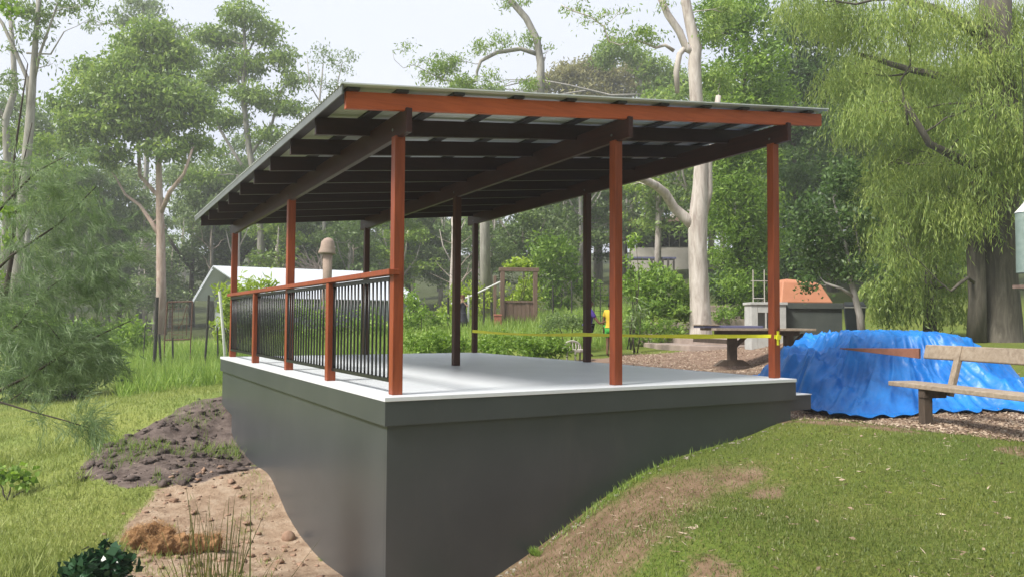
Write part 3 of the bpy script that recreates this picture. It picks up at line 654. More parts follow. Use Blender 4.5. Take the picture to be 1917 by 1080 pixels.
# giant weeping tree
d = 14.5; b0 = G(1862, d)
wc = []
for c in [(1760,400,60,40,1),(1700,420,50,36,1),(1820,420,40,30,.6),(1640,440,40,34,.8),(1700,40,70,40,1),(1620,60,70,40,1),(1560,30,60,35,1),(1780,60,70,40,1),(1860,40,60,40,1),(1500,20,50,30,.9),(1660,130,70,40,1),(1590,160,60,40,1),(1740,160,70,40,1),(1800,140,50,36,1),
          (1640,210,60,36,.9),(1700,230,60,36,1),(1760,250,60,40,1),(1600,240,40,30,.8),(1900,150,50,50,.8),(1700,310,60,36,1),(1650,330,46,30,.8),(1760,330,60,36,1.),(1890,250,50,40,1),(1690,380,60,36,1),
          (1770,400,50,36,.9),(1900,320,46,40,.9),(1620,390,36,30,.5),(1730,440,56,32,.8),(1660,450,40,28,.6),(1870,380,30,24,.4),(1855,120,44,44,.8),(1885,60,50,40,.9),(1845,210,40,36,.8),(1880,300,44,36,.7),(1850,340,34,30,.5),(1820,260,40,36,.8),(1960,100,60,60,1),(1980,250,60,60,1)]:
    dd = d+random.uniform(-1.5, 2.2) if c[0] < 1790 else d-1.2+random.uniform(-.5, .5) if c[1] > 200 else d+random.uniform(-1, 1.5)
    wc.append(K(c[0], c[1]-18, c[2], c[3], dd, .2, c[4]))
tree('weeping_tree', 'huge weeping tree with a massive dark trunk and hanging light green foliage at the right', 'tree', b0,
     [([b0-Vector((0,0,.3)), *S([(1862,655,50),(1866,600,40),(1862,520,37),(1866,430,36),(1872,330,36),(1868,200,34),(1862,80,30),(1865,-60,24)], d)[0]], [r*d/FPX for r in (54,48,42,38,36,35,33,29,24)]),
      S([(1828,640,17,-.3),(1830,560,15,-.3),(1826,470,15,-.3),(1832,380,15,-.2),(1845,300,12)], d),
      S([(1866,330,12),(1800,300,8,-.8),(1740,270,6,-1),(1693,190,4,-1)], d), S([(1866,200,12),(1790,150,8,.5),(1700,130,6,1),(1600,100,4,1.5)], d), S([(1860,80,12),(1760,20,8),(1650,-10,6)], d),
      S([(1830,535,4,-.3),(1812,520,3,-.5),(1795,532,3,-.6),(1780,545,2,-.7)], d), S([(1693,190,2.5,-1),(1700,235,2,-1)], d)],
     wc, MT['darkbark'], MT['weep'], .11, .014, 1.15, 'weep', .24, nring=18, twig=.01)
dense('low feathery green bush spreading between the wheelie bin and the massive trunk', 1740, 19,
      [(1680,530,50,26),(1740,520,55,30),(1800,530,45,28),(1660,575,40,24),(1720,565,50,26),(1780,575,40,20),(1640,545,30,24),(1700,480,50,26),(1770,470,50,26)], MT['weep'], dens=1., L=.12, W=.03, style='weep', sub=.18, cat='bush', name='feathery_bush')
# shrubs and garden plants: (label, depth, clumps, leaf, L, W, sub)
def shrub(name, label, px, d, clumps, leaf_, L=.09, W=.045, dens=1.3, sub=.14, style='bush', cat='shrub', group=None):
    b0 = G(px, d); gpy = 540-FPX*(((np.array(b0)-CAM)@Uv)/((np.array(b0)-CAM)@Fv))
    st_ = []
    for c in clumps:
        e = Vector(P(c[0], c[1], d)); st_.append((wobble(b0+Vector((random.uniform(-.1,.1), random.uniform(-.1,.1), -.02)), e, 3, .06), [.018, .014, .01, .005]))
    return tree(name, label, cat, b0, st_, [K(c[0], c[1], c[2], c[3], d, .6, c[4] if len(c) > 4 else 1) for c in clumps], MT['twig'], leaf_, L, W, dens, style, sub, group, join=False, nring=6)
shrub('garden_shrub', 'large rounded bright green shrub left of the white gum', 1235, 23, [(1200,540,36,26),(1245,535,40,26),(1275,560,26,34),(1215,575,40,24),(1255,580,36,22),(1230,515,40,16),(1195,590,20,14),(1285,590,18,14)], MT['bright'], .14, .06, 1.4, .2)
shrub('garden_shrub', 'tall thin leafy climber beside the second front post', 1180, 20, [(1180,470,12,20),(1184,505,14,18),(1180,540,14,18),(1190,450,10,10)], MT['bright'], .13, .06, .9, .15)
shrub('flax_plant', 'grey green strappy clump right of the second front post', 1190, 19, [(1185,590,16,18),(1200,580,14,20),(1178,605,14,10)], MT['gumleaf2'], .3, .03, .6, .2)
for k, (lab, px, cl) in enumerate([('low bright green bush right behind the far post of the deck', 930, [(915,645,24,18),(945,640,26,18),(930,658,28,14)]),
      ('rounded herb bush in the middle of the bed behind the deck', 1000, [(985,640,24,16),(1010,650,24,16),(995,662,24,10)]),
      ('leafy bush at the right end of the bed behind the deck', 1045, [(1035,640,18,14),(1055,652,16,14),(1030,658,20,10)]),
      ('pale leafy plants left of the far post behind the deck', 800, [(775,640,22,16),(810,632,22,18),(845,640,26,16),(870,650,20,12),(790,655,24,10),(835,658,24,8)])]):
    shrub('garden_bush', lab, px, 17.2, cl, MT['bright'], .08, .035, 1.5, .13)
shrub('silver_bush', 'grey silvery bush in front of the sitting area behind the deck', 1060, 19.5, [(1045,600,26,12),(1075,605,22,14),(1030,612,20,10)], MT['gumleaf2'], .07, .03, 1.2, .12)
shrub('bank_planting', 'low green planting on the terraced bank left of the white gum', 1225, 21, [(1180,618,20,14),(1210,612,22,16),(1245,614,22,14),(1270,622,16,12),(1195,635,18,8),(1235,636,20,8)], MT['bright'], .1, .04, 1.3, .14)
shrub('bank_planting', 'low green planting on the terraced bank right of the white gum', 1375, 25.5, [(1350,590,20,14),(1380,582,22,14),(1405,595,18,12),(1365,606,20,9),(1395,565,20,14)], MT['bright'], .1, .04, 1.3, .14)
shrub('garden_shrub', 'dense dark green shrub between the white block stand and the white gum', 1400, 29, [(1350,530,34,26),(1390,525,36,30),(1430,520,30,30),(1370,555,30,20),(1420,555,26,18)], MT['deep'], .16, .06, 1.4, .2)
shrub('lime_vine', 'lime yellow vine piled on top of the brown garden gate', 970, 27, [(955,497,14,9),(978,492,18,9),(990,502,10,8)], MT['lime'], .15, .09, 1.4, .16)
shrub('lime_shrub', 'lime yellow shrub seen through the opening of the brown gate', 975, 30, [(958,555,18,22),(985,545,18,28),(975,570,18,18),(1000,560,12,24)], MT['lime'], .14, .08, 1.4, .2)
shrub('garden_shrub', 'big soft light green shrub behind and right of the brown gate', 1040, 33, [(1020,460,36,26),(1055,470,30,24),(1010,500,30,20),(1060,510,36,22),(1090,535,30,22),(1030,540,30,26),(1110,560,26,22),(1050,570,30,20)], MT['bright'], .2, .08, 1.2, .3)
shrub('garden_shrub', 'pale yellow green hedge left of the brown gate', 885, 30, [(860,560,26,26),(895,550,26,30),(915,575,20,24),(870,590,26,20),(840,590,20,20)], MT['lime'], .14, .05, 1.1, .2)
shrub('garden_shrub', 'bushy plants between the railing and the person in a dark dress', 790, 24, [(770,560,24,24),(790,590,26,22),(765,600,22,20),(820,600,20,16)], MT['bright'], .14, .05, .9, .2)
shrub('pinnate_shrub', 'bright pinnate leaved shrub growing against the gable end of the shed', 430, 21, [(425,575,18,26),(440,545,18,14),(470,535,18,10),(420,610,18,24),(445,595,24,22),(500,530,14,8),(415,550,10,10)], MT['lime'], .2, .05, 1.9, .2)
shrub('garden_shrub', 'leafy vegetable rows behind the black balustrade', 620, 24, [(520,600,26,30),(570,610,28,26),(620,605,30,26),(670,605,28,28),(705,600,20,26),(560,580,24,18)], MT['bright'], .14, .06, .9, .22)
shrub('dark_shrub', 'dark shrub in shade behind the far end of the railing', 480, 19, [(465,610,20,36),(495,600,20,34)], MT['deep'], .14, .06, 1.2, .2)
# left thicket
shrub('thicket', 'broad dark green thicket at the far edge of the left lawn', 150, 17, [(60,690,60,36),(130,690,60,36),(190,680,50,34),(20,720,50,30),(110,725,56,22),(60,650,60,30),(150,640,50,30)], MT['deep'], .16, .05, 1.3, .24, cat='bush')
shrub('thicket', 'brighter green bushes behind the dark thicket on the left', 180, 24, [(120,620,60,24),(190,635,60,26),(240,620,40,24),(60,610,60,30),(260,640,30,18),(10,600,50,40)], MT['bright'], .18, .06, 1.1, .26, cat='bush')
# near she-oak branches reaching in from the left
def sheoak(label, d, arms, tufts, hang=.35, name='sheoak_branch'):
    """a sapling rooted outside the left edge, fine needles in sprays"""
    b0 = G(-260, d); root = empty(name, b0, 0, label, 'tree'); s = MB()
    for pts in arms:
        pp, rr = S(pts, d); s.tube(rel(pp, b0), rr, 6)
    e0 = Vector(P(*arms[0][0][:2], d)); s.tube(rel([b0, b0.lerp(e0, .5)+Vector((0, 0, .3)), e0], b0), [.03, .022, .014], 6)
    s.build('branch', MT['twig'], root, smooth=True)
    CC = []; DD = []
    for (px, py, rx, ry, nsp) in tufts:
        s_ = d/FPX; c = P(px, py, d)
        for q in range(int(nsp*1.35)):
            st_ = c+np.array([random.gauss(0, .72)*rx*s_, random.gauss(0, .8)*rx*s_, random.gauss(0, .72)*ry*s_])
            ax = unit(rng.normal(size=(1, 3)))[0]*.8+Rv*random.uniform(.1, 1)+np.array([0, 0, random.uniform(-.9, .4)])
            m = 30; t_ = rng.random((m, 1)); ax = ax/np.linalg.norm(ax)
            CC.append(st_+ax*t_*.16+rng.normal(size=(m, 3))*.012); DD.append(np.tile(ax, (m, 1))+rng.normal(size=(m, 3))*.35+np.array([0, 0, -hang]))
    C_ = np.concatenate(CC)-np.array(b0); D_ = np.concatenate(DD)
    V_, F_ = leaf_geo(C_, D_, .09, .0034); np_mesh('needles', V_, F_, MT['sheoak'], root); return root
sheoak('feathery sheoak branches reaching in over the left lawn', 5.5,
       [[(-60,470,3),(10,380,2.4),(70,320,1.8),(130,290,1)], [(-60,760,4),(0,730,3),(60,700,2.4),(130,655,2),(200,620,1.4),(245,600,.8)], [(-60,700,2.4),(40,600,2),(90,540,1.5),(150,500,1)], [(-60,560,3),(20,480,2.4),(110,420,1.6),(180,350,.8)], [(60,700,1.5),(40,735,1.2),(20,748,.8)], [(130,655,1.3),(100,620,1),(85,600,.7)]],
       [(60,640,60,34,90),(140,640,50,28,60),(170,690,34,20,34),(80,700,50,24,50),(30,560,40,34,50),(110,540,50,30,60),(170,500,40,30,40),(60,480,50,30,34),(200,560,30,30,26),(130,420,40,30,24),(50,330,44,34,26),(120,330,40,34,20),(180,400,36,34,18),(40,410,44,34,26),(90,370,40,34,22),(215,470,30,30,16)])
sheoak('single drooping sheoak twig tipped with a needle tuft over the left lawn', 4.6,
       [[(-60,745,2.4),(0,752,1.8),(60,770,1.5),(120,786,1.2),(165,800,.8)]], [(165,798,16,12,16),(140,792,14,10,7),(95,785,16,12,5)])
# dark near stem at left edge
b0 = G(-120, 9)
tree('dark_sapling', 'thin dark sapling stems crossing the left edge', 'tree', b0,
     [([b0, *S([(-40,700,3),(8,560,4.5),(22,480,4),(28,400,3),(26,300,2.2),(40,200,1.6),(52,120,1)], 9)[0]], [.03,.026,.028,.025,.018,.014,.01,.006]), S([(24,470,2),(60,410,1.4),(100,370,1),(130,350,.6)], 9), S([(27,380,1.5),(45,300,1.1),(60,230,.8)], 9), S([(8,560,2),(-30,500,1.6)], 9)],
     [KC(c, 9, .4, .5) for c in [(10,400,26,14),(20,385,20,12),(15,450,16,10),(0,520,14,14),(15,20,12,16)]], MT['twig'], MT['bright'], .085, .035, .9, 'bush', .1, twig=.003)
# ------------------------------------------------------------------ distant forest: prototypes and copies
protos = []
def proto(kind, H, leaf_, bark_, style='gum', wide=1.):
    random.seed(100+kind)
    st_ = [([Vector((0, 0, -.6)), Vector((.2, 0, H*.3)), Vector((-.1, .2, H*.6)), Vector((.2, 0, H*.9))], [.26, .2, .13, .04])]
    for q in range(3):
        a = random.random()*2*PI; h = H*random.uniform(.35, .5)
        st_.append(([Vector((.1, 0, h)), Vector((math.cos(a)*1.3, math.sin(a)*1.3, h+H*.16)), Vector((math.cos(a)*2.*wide, math.sin(a)*2.*wide, h+H*.33))], [.1, .07, .03]))
    cl = []
    for q in range(20):
        z = H*random.uniform(.28, 1.); sp = wide*H*.19*math.sin(min(1, (1.08-z/H)*1.5)*PI/2)+.3; a = random.random()*2*PI; rr = sp*random.uniform(.2, 1.1)
        r = random.uniform(.8, 1.5)*H/15; cl.append((math.cos(a)*rr, math.sin(a)*rr, z, r*1.15, r*1.15, r*.75, 1))
    b_ = tree('forest_tree', 'x', 'tree', (0, 0, 0), st_, cl, bark_, leaf_, .36, .15, .62, style, .6, join=True, nring=7)
    return b_
protos = [(proto(0, 15, MT['forest'], MT['greybark']), 'dark green leafy forest tree in the wooded slope beyond the garden'),
          (proto(1, 13, MT['gumleaf2'], MT['gum'], wide=.8), 'grey green gum of the wooded slope with a pale stem beyond the garden'),
          (proto(2, 11, MT['forest'], MT['darkbark'], 'bush', 1.2), 'broad bushy forest tree in the wooded slope beyond the garden'),
          (proto(3, 14, MT['gumleaf'], MT['gum'], wide=.9), 'yellow green gum in the wooded slope beyond the garden')]
random.seed(5)
def place_forest():
    spots = []
    for row, (d, x0, x1, n) in enumerate([(44, -150, 1100, 9), (54, -250, 1250, 14), (66, -300, 2200, 19), (80, -350, 2300, 20), (98, -400, 2300, 18)]):
        for i in range(n):
            px = x0+(x1-x0)*(i+random.uniform(.15, .85))/n; dd = d+random.uniform(-3, 4)
            spots.append((px, dd, row))
    for px, dd in [(1300,38),(1380,36),(1450,35),(1560,34),(1230,40),(1420,42),(1540,44),(1650,40),(1800,42),(1950,36),(1480,52),(1620,55),(1720,50),(1860,52),(1330,48),(1150,46),(1090,44),(2050,30)]: spots.append((px, dd, 5))
    for px in range(380, 1200, 75): spots.append((px+random.uniform(-20, 20), 50+random.uniform(-3, 5), 2))
    used = set()
    for (px, dd, row) in spots:
        k = random.choice([0, 0, 1, 2, 2, 3]) if row < 5 else random.choice([0, 2, 3])
        root, lab = protos[k]; g = G(px, dd)
        if k not in used: r = root; used.add(k)
        else:
            r = root.copy(); COL.objects.link(r)
            for ch in root.children:
                c = ch.copy(); COL.objects.link(c); c.parent = r
        # keep crowns below the photographed tree line
        py_top = np.interp(px, [-200, 0, 300, 420, 620, 700, 900, 1000, 1300, 1500, 2300], [330, 350, 360, 310, 330, 330, 320, 250, 150, 60, 0])+random.uniform(-10, 45)+(0 if row > 1 else 40)
        ztop = CAM[2]+dd*(602-py_top)/FPX; H0 = [15, 13, 11, 14][k]+.5
        s = max(.3, min(1.7, (ztop-g.z)/H0)); r.location = g-Vector((0, 0, .2)); r.rotation_euler = (0, 0, random.random()*6.28); sx = max(.55, s**.6)
        r.scale = (sx, sx, s)
        tag(r, lab, 'tree', ['dark trees of the wooded slope', 'grey green gums of the wooded slope', 'bushy trees of the wooded slope', 'yellow green gums of the wooded slope'][k])
place_forest()
for (lab, px, d, cl) in [('bushy green gum filling the gap low between the two tall left gums', 395, 50, [(400,330,50,30),(440,350,50,30),(370,370,46,30),(430,390,60,30),(390,400,50,30),(460,310,34,22),(350,330,34,24)]),
                         ('bushy gum low behind the pink forked trunk', 200, 48, [(130,350,60,32),(190,345,60,34),(240,370,50,32),(150,390,60,30),(210,405,60,30),(100,400,50,30),(260,420,50,28),(170,430,60,28)]),
                         ('leafy gum at the far left behind the grey trunks', 50, 44, [(20,200,40,30),(70,230,40,34),(110,260,40,30),(40,270,50,30),(90,310,50,30),(20,330,50,34),(60,370,60,34),(120,330,40,26)]),
                         ('leafy gum directly behind the left roof slope of the pavilion', 560, 54, [(560,250,34,20,.7),(590,220,26,16,.6),(520,290,50,24),(480,330,60,26),(600,250,34,20,.6),(450,270,34,20,.7)])]:
    b0 = G(px, d); tc0 = min(c[1] for c in cl)
    tree('gum_tree', lab, 'tree', b0, [([b0, *S([(px, 470, 4.5), (px+5, 400, 4), (px, tc0+20, 2)], d)[0]], [.22, .15, .12, .05])], [KC(c, d) for c in cl], MT['greybark'], MT['gumleaf2'], .3, .1, 1.3, sub=.5)
for i, (x_, y_, k, sc) in enumerate([(-6, -15, 2, .95), (-.5, -13.5, 0, .85), (5, -13, 2, 1.), (10.5, -12, 0, .9), (16, -10.5, 2, 1.05), (2.5, -18, 3, 1.1), (9, -17, 2, 1.15), (20, -14, 0, 1.1)]):  # out-of-view trees, added to keep sky light off the front wall
    r = protos[k][0].copy(); COL.objects.link(r); r.location = (x_, y_, g1(x_, y_)-.2); r.rotation_euler = (0, 0, i*1.3); r.scale = (sc*1.15, sc*1.15, sc)
    tag(r, 'unseen tree added behind the camera to shade the front wall', 'tree', 'unseen trees added behind the camera for shade')
    for ch in protos[k][0].children: c = ch.copy(); COL.objects.link(c); c.parent = r
# a few bare pale trunks in the forest edge
for px, d, top, lab in [(272, 47, 400, 'straight pale trunk left of the pink gum'), (845, 40, 400, 'thin pale leaning trunk left of the far corner post'),
                        (445, 40, 330, 'slim grey trunk rising behind the shed gable')]:
    b0 = G(px, d); lean = random.uniform(-6, 6)
    tree('bare_gum', lab, 'tree', b0, [([b0, *S([(px+lean*.4, 520, 5), (px+lean, (520+top)/2, 4), (px+lean*.5, top, 3)], d)[0]], [.16, .13, .11, .07]), S([(px+lean, 470, 1.6), (px+14, 440, 1), (px+26, 410, .6)], d), S([(px+lean, 500, 1.4), (px-16, 460, 1), (px-22, 430, .5)], d)],
         [K(px+22, 410, 12, 8, d, .3, .4), K(px-20, 425, 12, 8, d, .3, .4), K(px, top-8, 18, 12, d, .3, .6)], MT['gum'], MT['gumleaf2'], .25, .09, 1, sub=.4)
# ------------------------------------------------------------------ built things around
def frame_at(px, d, rz_extra=0.):
    """Z-up frame at ground point, x axis to camera right, y axis away"""
    g = G(px, d); return g, -YAW+rz_extra
# bench
A0, A1 = Vector(P(1688, 712, 8.55)), Vector(P(1917, 737, 7.0)); dr = (A1-A0); dr.z = 0; dr.normalize()
bz = g1(*P(1740, 790, 8.3)[:2]); bo = Vector((A0.x, A0.y, bz))
bench = empty('park_bench', bo, math.atan2(dr.y, dr.x), 'weathered grey timber bench with a plank back in front of the blue tarpaulin', 'bench')
# local: x along bench, +y = away/left of direction
H1 = A0.z-bz
def bx(a, b, nm, mt=MT['oldwood'], bev=.008): return MB().box(a, b).build(nm, mt, bench, bevel=bev)
LB = 2.7
bx((0, -.17, H1-.05), (LB, .16, H1), 'seat')
bk = MB(); Mb = Matrix.Translation((.0, .27, H1+.24)) @ Matrix.Rotation(R_(-14), 4, 'X')
bk.box((.02, -.02, 0), (LB, .022, .155), Mb); bk.build('backrest', MT['oldwood'], bench, bevel=.012)
for xx in (.42, 2.2):
    bx((xx, -.14, -.12), (xx+.09, -.04, H1-.05), 'leg', MT['darkwood'])
    g_ = MB().bar((xx+.10, .10, -.12), (xx+.10, .10, H1-.05), .10, .10).build('leg', MT['darkwood'], bench, bevel=.004)
    MB().bar((xx+.1, .15, H1-.12), (xx+.1, .30, H1+.39), .05, .07, up=(1, 0, 0)).build('back_support', MT['oldwood'], bench, bevel=.004)
    bx((xx+.02, -.15, H1-.14), (xx+.10, .12, H1-.052), 'cross_rail', MT['darkwood'])

MT['plank'] = timber('faded_red_timber', (.16, .07, .045), (.23, .10, .065), (.30, .14, .10), (1, 1, 1), .8)
# tarpaulin heap
tc = P(1672, 700, 10.9); tc[2] = -.47; NT, NR = 460, 170
th = np.linspace(0, 2*PI, NT, endpoint=False); s_ = np.linspace(0, 1, NR)
TH, SS = np.meshgrid(th, s_, indexing='ij')
ax_, ay_ = 1.58, 1.95; pw = 3.4
Rm = (np.abs(np.cos(TH)/ax_)**pw+np.abs(np.sin(TH)/ay_)**pw)**(-1/pw)
Rm *= 1+.035*np.sin(5*TH+1)+.025*np.sin(11*TH)+.012*np.sin(23*TH+2)
Rm += .42*np.exp(-((TH-5.03)/.13)**2)         # flap lying out towards the bench
lx, ly = np.cos(TH)*Rm*SS, np.sin(TH)*Rm*SS
Htop = .93-.20*sm(-lx, .75, .95)-.30*sm(lx, .5, 1.5)
ed_ = .78-.38*sm(-np.sin(TH), .3, .8); prof_ = np.where(SS < ed_, 1, 1-np.clip((SS-ed_)/(.95-ed_), 0, 1)**.92); shoulder = 1-.04*sm(SS, .3, .6)
h = Htop*prof_*shoulder
fold = np.abs(np.sin(TH*15+3*SS+1.5*np.sin(TH*3)))**.6+.6*np.abs(np.sin(TH*27-4*SS+2*np.sin(TH*5+1)))**.7
h += -.035*fold*sm(SS, .3, .5)*(1-sm(SS, .92, 1.))
crs = 0
for (aa, ff, sd, am) in ((.5, 2.6, 3, .075), (1.4, 3.4, 9, .06), (2.3, 5.2, 14, .04), (.1, 8.5, 22, .022), (1.9, 13., 31, .012)):
    u_ = (lx*math.cos(aa)+ly*math.sin(aa))*ff+.9*n2(lx, ly, 1.7, sd)+1.2*np.sin(sd+ly*1.3); tri = np.abs((u_/PI) % 1-.5)*2
    crs = crs+am*(tri**.8-.5)
h += crs*prof_*(.25+.9*sm(SS, .25, .6))
h += -.10*fold*sm(SS, .4, .75)*(1-sm(SS, .92, 1.))+.02*n2(lx, ly, 7, 3)*sm(1-SS, .0, .3)+.018*np.abs(n2(lx+ly*.4, ly*.3, 16, 8))
rid = np.abs(n2(lx*.9+ly*.5, ly-.6*lx, 4.2, 12)); h += .07*(1-np.minimum(rid*3., 1))**2*prof_*sm(SS, .2, .6)+.03*(1-np.minimum(np.abs(n2(lx+.3*ly, ly*.5-lx*.3, 9, 4))*3, 1))*prof_
lump = np.exp(-(((lx+1.15)/.5)**2+((ly+.55)/.45)**2)); h += .07*lump*np.sin(lx*14+ly*9)+.05*lump
outw = .07*fold*sm(SS, .55, .85)
lx, ly = lx*(1+outw), ly*(1+outw)
cR, sR = Rt[0], Rt[1]; fx, fy = -Rt[1], Rt[0]
wx, wy = tc[0]+lx*cR+ly*fx, tc[1]+lx*sR+ly*fy
wz = np.maximum(gz(wx, wy)+.02, -.49)*(1-.0*SS); wz = np.maximum(wz*sm(SS, .7, 1.)+(-.49)*(1-sm(SS, .7, 1.))+np.maximum(h, 0), gz(wx, wy)+.015)+.03*sm(SS, .9, 1.)*np.abs(np.sin(TH*31))
Vt = np.stack([wx-tc[0], wy-tc[1], wz-tc[2]], -1).reshape(-1, 3)
i_, j_ = np.meshgrid(np.arange(NT), np.arange(NR-1), indexing='ij'); ip = (i_+1) % NT
Ft = np.stack([i_*NR+j_, i_*NR+j_+1, ip*NR+j_+1, ip*NR+j_], -1).reshape(-1, 4)
to = np_mesh('tarpaulin', Vt, Ft, MT['tarp'], smooth=True); to.location = tc
tag(to, 'large crumpled bright blue tarpaulin covering a heap behind the bench', 'tarpaulin')
sd_ = to.modifiers.new('s', 'SOLIDIFY'); sd_.thickness = .003
pA, pB = Vector(P(1574, 652, 9.75)), Vector(P(1722, 660, 8.95)); dq = pB-pA; rq = dq.cross(Vector((0, 0, 1))).normalized()*.022; uq = Vector((0, 0, 1))
pl = MB().add([-rq-uq*.006, rq-uq*.006, dq+rq-uq*.065, dq-rq-uq*.065, -rq+uq*.006, rq+uq*.006, dq+rq+uq*.05, dq-rq+uq*.05], [(0,3,2,1),(4,5,6,7),(0,1,5,4),(1,2,6,5),(2,3,7,6),(3,0,4,7)]).build('timber_plank', MT['plank'], None, bevel=.003); pl.location = pA
tag(pl, 'single reddish brown timber plank resting on the blue tarpaulin', 'plank')

# picnic table
g, rz = frame_at(1415, 15.6); tb = empty('picnic_table', g, rz+R_(8), 'long dark grey outdoor table on splayed pedestal legs behind the right corner post', 'table')
MB().box((-1.0, -.42, .70), (1.05, .42, .745)).build('tabletop', MT['oldwood'], tb, bevel=.006)
MB().box((-.85, -.05, .60), (.9, .05, .698)).build('rail', MT['darkwood'], tb)
for xx in (-.5, .68):
    l = MB(); l.bar((xx, 0, .05), (xx, 0, .60), .17, .11, up=(0, 1, 0)); l.build('leg', MT['darkwood'], tb, bevel=.006)
    f = MB(); f.add([(xx-.38, -.07, 0), (xx+.38, -.07, 0), (xx+.2, -.07, .12), (xx-.2, -.07, .12), (xx-.38, .07, 0), (xx+.38, .07, 0), (xx+.2, .07, .12), (xx-.2, .07, .12)],
                    [(0,1,2,3),(7,6,5,4),(0,4,5,1),(1,5,6,2),(2,6,7,3),(3,7,4,0)]); f.build('foot', MT['darkwood'], tb)
    br_ = MB(); br_.bar((xx+.05, 0, .38), (xx+.32, 0, .62), .07, .07, up=(0, 1, 0)); br_.build('brace', MT['darkwood'], tb)
tl = empty('board', Vector(g)+Vector((math.cos(rz)*-.55, math.sin(rz)*-.55, .747)), rz+R_(8), 'flat blue grey board lying on the left end of the outdoor table', 'board')
MB().box((-.6, -.25, 0), (.62, .32, .05)).build('panel', MT['bluegrey'], tl, bevel=.006); MB().box((-.63, -.27, .05), (-.30, .30, .07)).build('end_batten', MT['oldwood'], tl)

# round stone pad
g, rz = frame_at(1340, 20.6); g.z = g1(g.x, g.y)
pad = empty('stone_platform', g, rz, 'low round two tiered stone platform around the white barked gum', 'platform')
def disc(rx, ry, z0, z1, nm, cx=0, cy=0, mt=MT['stone']):
    m_ = MB(); n = 40; rr = [1+.03*math.sin(5*a)+.02*math.sin(11*a+1) for a in [2*PI*k/n for k in range(n)]]
    top = [(cx+rx*rr[k]*math.cos(2*PI*k/n), cy+ry*rr[k]*math.sin(2*PI*k/n), z1) for k in range(n)]
    bot = [(x, y, z0) for x, y, z in top]
    m_.add(top+bot, [tuple(range(n)), tuple(range(2*n-1, n-1, -1))]+[(k+n, (k+1) % n+n, (k+1) % n, k) for k in range(n)]); return m_.build(nm, mt, pad, bevel=.02)
disc(1.75, 2.3, -.4, .06, 'lower_tier', -.05, 0); disc(1.4, 1.9, .0, .20, 'upper_tier', .25, .4)
kb = MB(); kb.bar((-1.0, -1.75, .19), (.2, -1.95, .13), .12, .10); kb.build('edging', MT['darkwood'], pad)
# terrace steps behind the gum
for k, (px0, px1, py, d) in enumerate([(1290, 1420, 597, 25.5), (1300, 1425, 585, 27), (1320, 1430, 573, 28.5), (1180, 1300, 600, 25), (1170, 1290, 613, 24), (1150, 1280, 628, 22.5), (1380, 1440, 560, 30)]):
    a_, b_ = Vector(P(px0, py, d)), Vector(P(px1, py, d)); a_.z = b_.z = max(g1(a_.x, a_.y), g1(b_.x, b_.y))+.06; c_ = (a_+b_)/2
    o = MB().bar(a_-c_, b_-c_, .28, .3).build('sleeper_step', MT['stone'], None, bevel=.02); o.location = c_
    tag(o, 'low pale sleeper edging of the terraced bank beside the white gum', 'garden edging', 'sleeper edgings of the terraced bank')
# outdoor kitchen: white block + dark block counter + terracotta hood
g, rz = frame_at(1437, 17.2); z0 = g.z-.1
bb = empty('block_stand', g, rz, 'small white block firewood stand with a square opening and a wire rack on top', 'stand')
hgt = (P(1437, 568, 17.2)[2])-g.z
m_ = MB(); w2 = .36
m_.box((-w2, 0, -.2), (-.21, .5, hgt-.03)); m_.box((.15, 0, -.2), (w2+.05, .5, hgt-.03)); m_.box((-.208, 0, hgt-.2), (.148, .5, hgt-.03)); m_.box((-.208, 0, -.2), (.148, .5, hgt-.62)); m_.box((-.208, .44, hgt-.62), (.148, .48, hgt-.2))
m_.build('block_body', MT['whiteblock'], bb, bevel=.008)
MB().box((-w2-.03, -.03, hgt-.028), (w2+.08, .53, hgt+.03)).build('top_slab', MT['whiteblock'], bb, bevel=.008)
MB().box((-.05, -.01, hgt-.62), (-.02, .02, hgt-.2)).build('divider', MT['whiteblock'], bb)
r_ = MB()
for x_ in (-.25, .0): r_.tube([(x_, .2, hgt+.03), (x_, .2, hgt+.75)], .012, 6)
r_.tube([(-.3, .2, hgt+.5), (.1, .2, hgt+.5)], .009, 6); r_.tube([(-.25, .2, hgt+.12), (.0, .2, hgt+.12)], .009, 6); r_.build('rack', MT['cream'], bb)
g, rz = frame_at(1518, 17.4); ov = empty('outdoor_oven', g, rz, 'outdoor oven with terracotta hood on a long dark block counter beside the corner post', 'oven')
h_ = P(1518, 567, 17.4)[2]-g.z
MB().box((-.66, 0, -.3), (.70, .9, h_-.13)).build('block_counter', MT['block'], ov, bevel=.01)
MB().box((-.70, -.05, h_-.128), (.78, .95, h_)).build('counter_slab', MT['block'], ov, bevel=.008)
hz = P(1518, 521, 17.4)[2]-g.z
m_ = MB(); m_.add([(-.66, .02, h_+.002), (.52, .02, h_+.002), (.52, .85, h_+.002), (-.66, .85, h_+.002), (-.56, .18, hz-.06), (.30, .18, hz-.12), (.30, .75, hz-.12), (-.56, .75, hz-.06), (-.45, .3, hz), (.15, .3, hz-.05), (.15, .65, hz-.05), (-.45, .65, hz)],
    [(0,3,2,1),(0,1,5,4),(1,2,6,5),(2,3,7,6),(3,0,4,7),(4,5,9,8),(5,6,10,9),(6,7,11,10),(7,4,8,11),(8,9,10,11)]); m_.build('hood', MT['terra'], ov, bevel=.03)
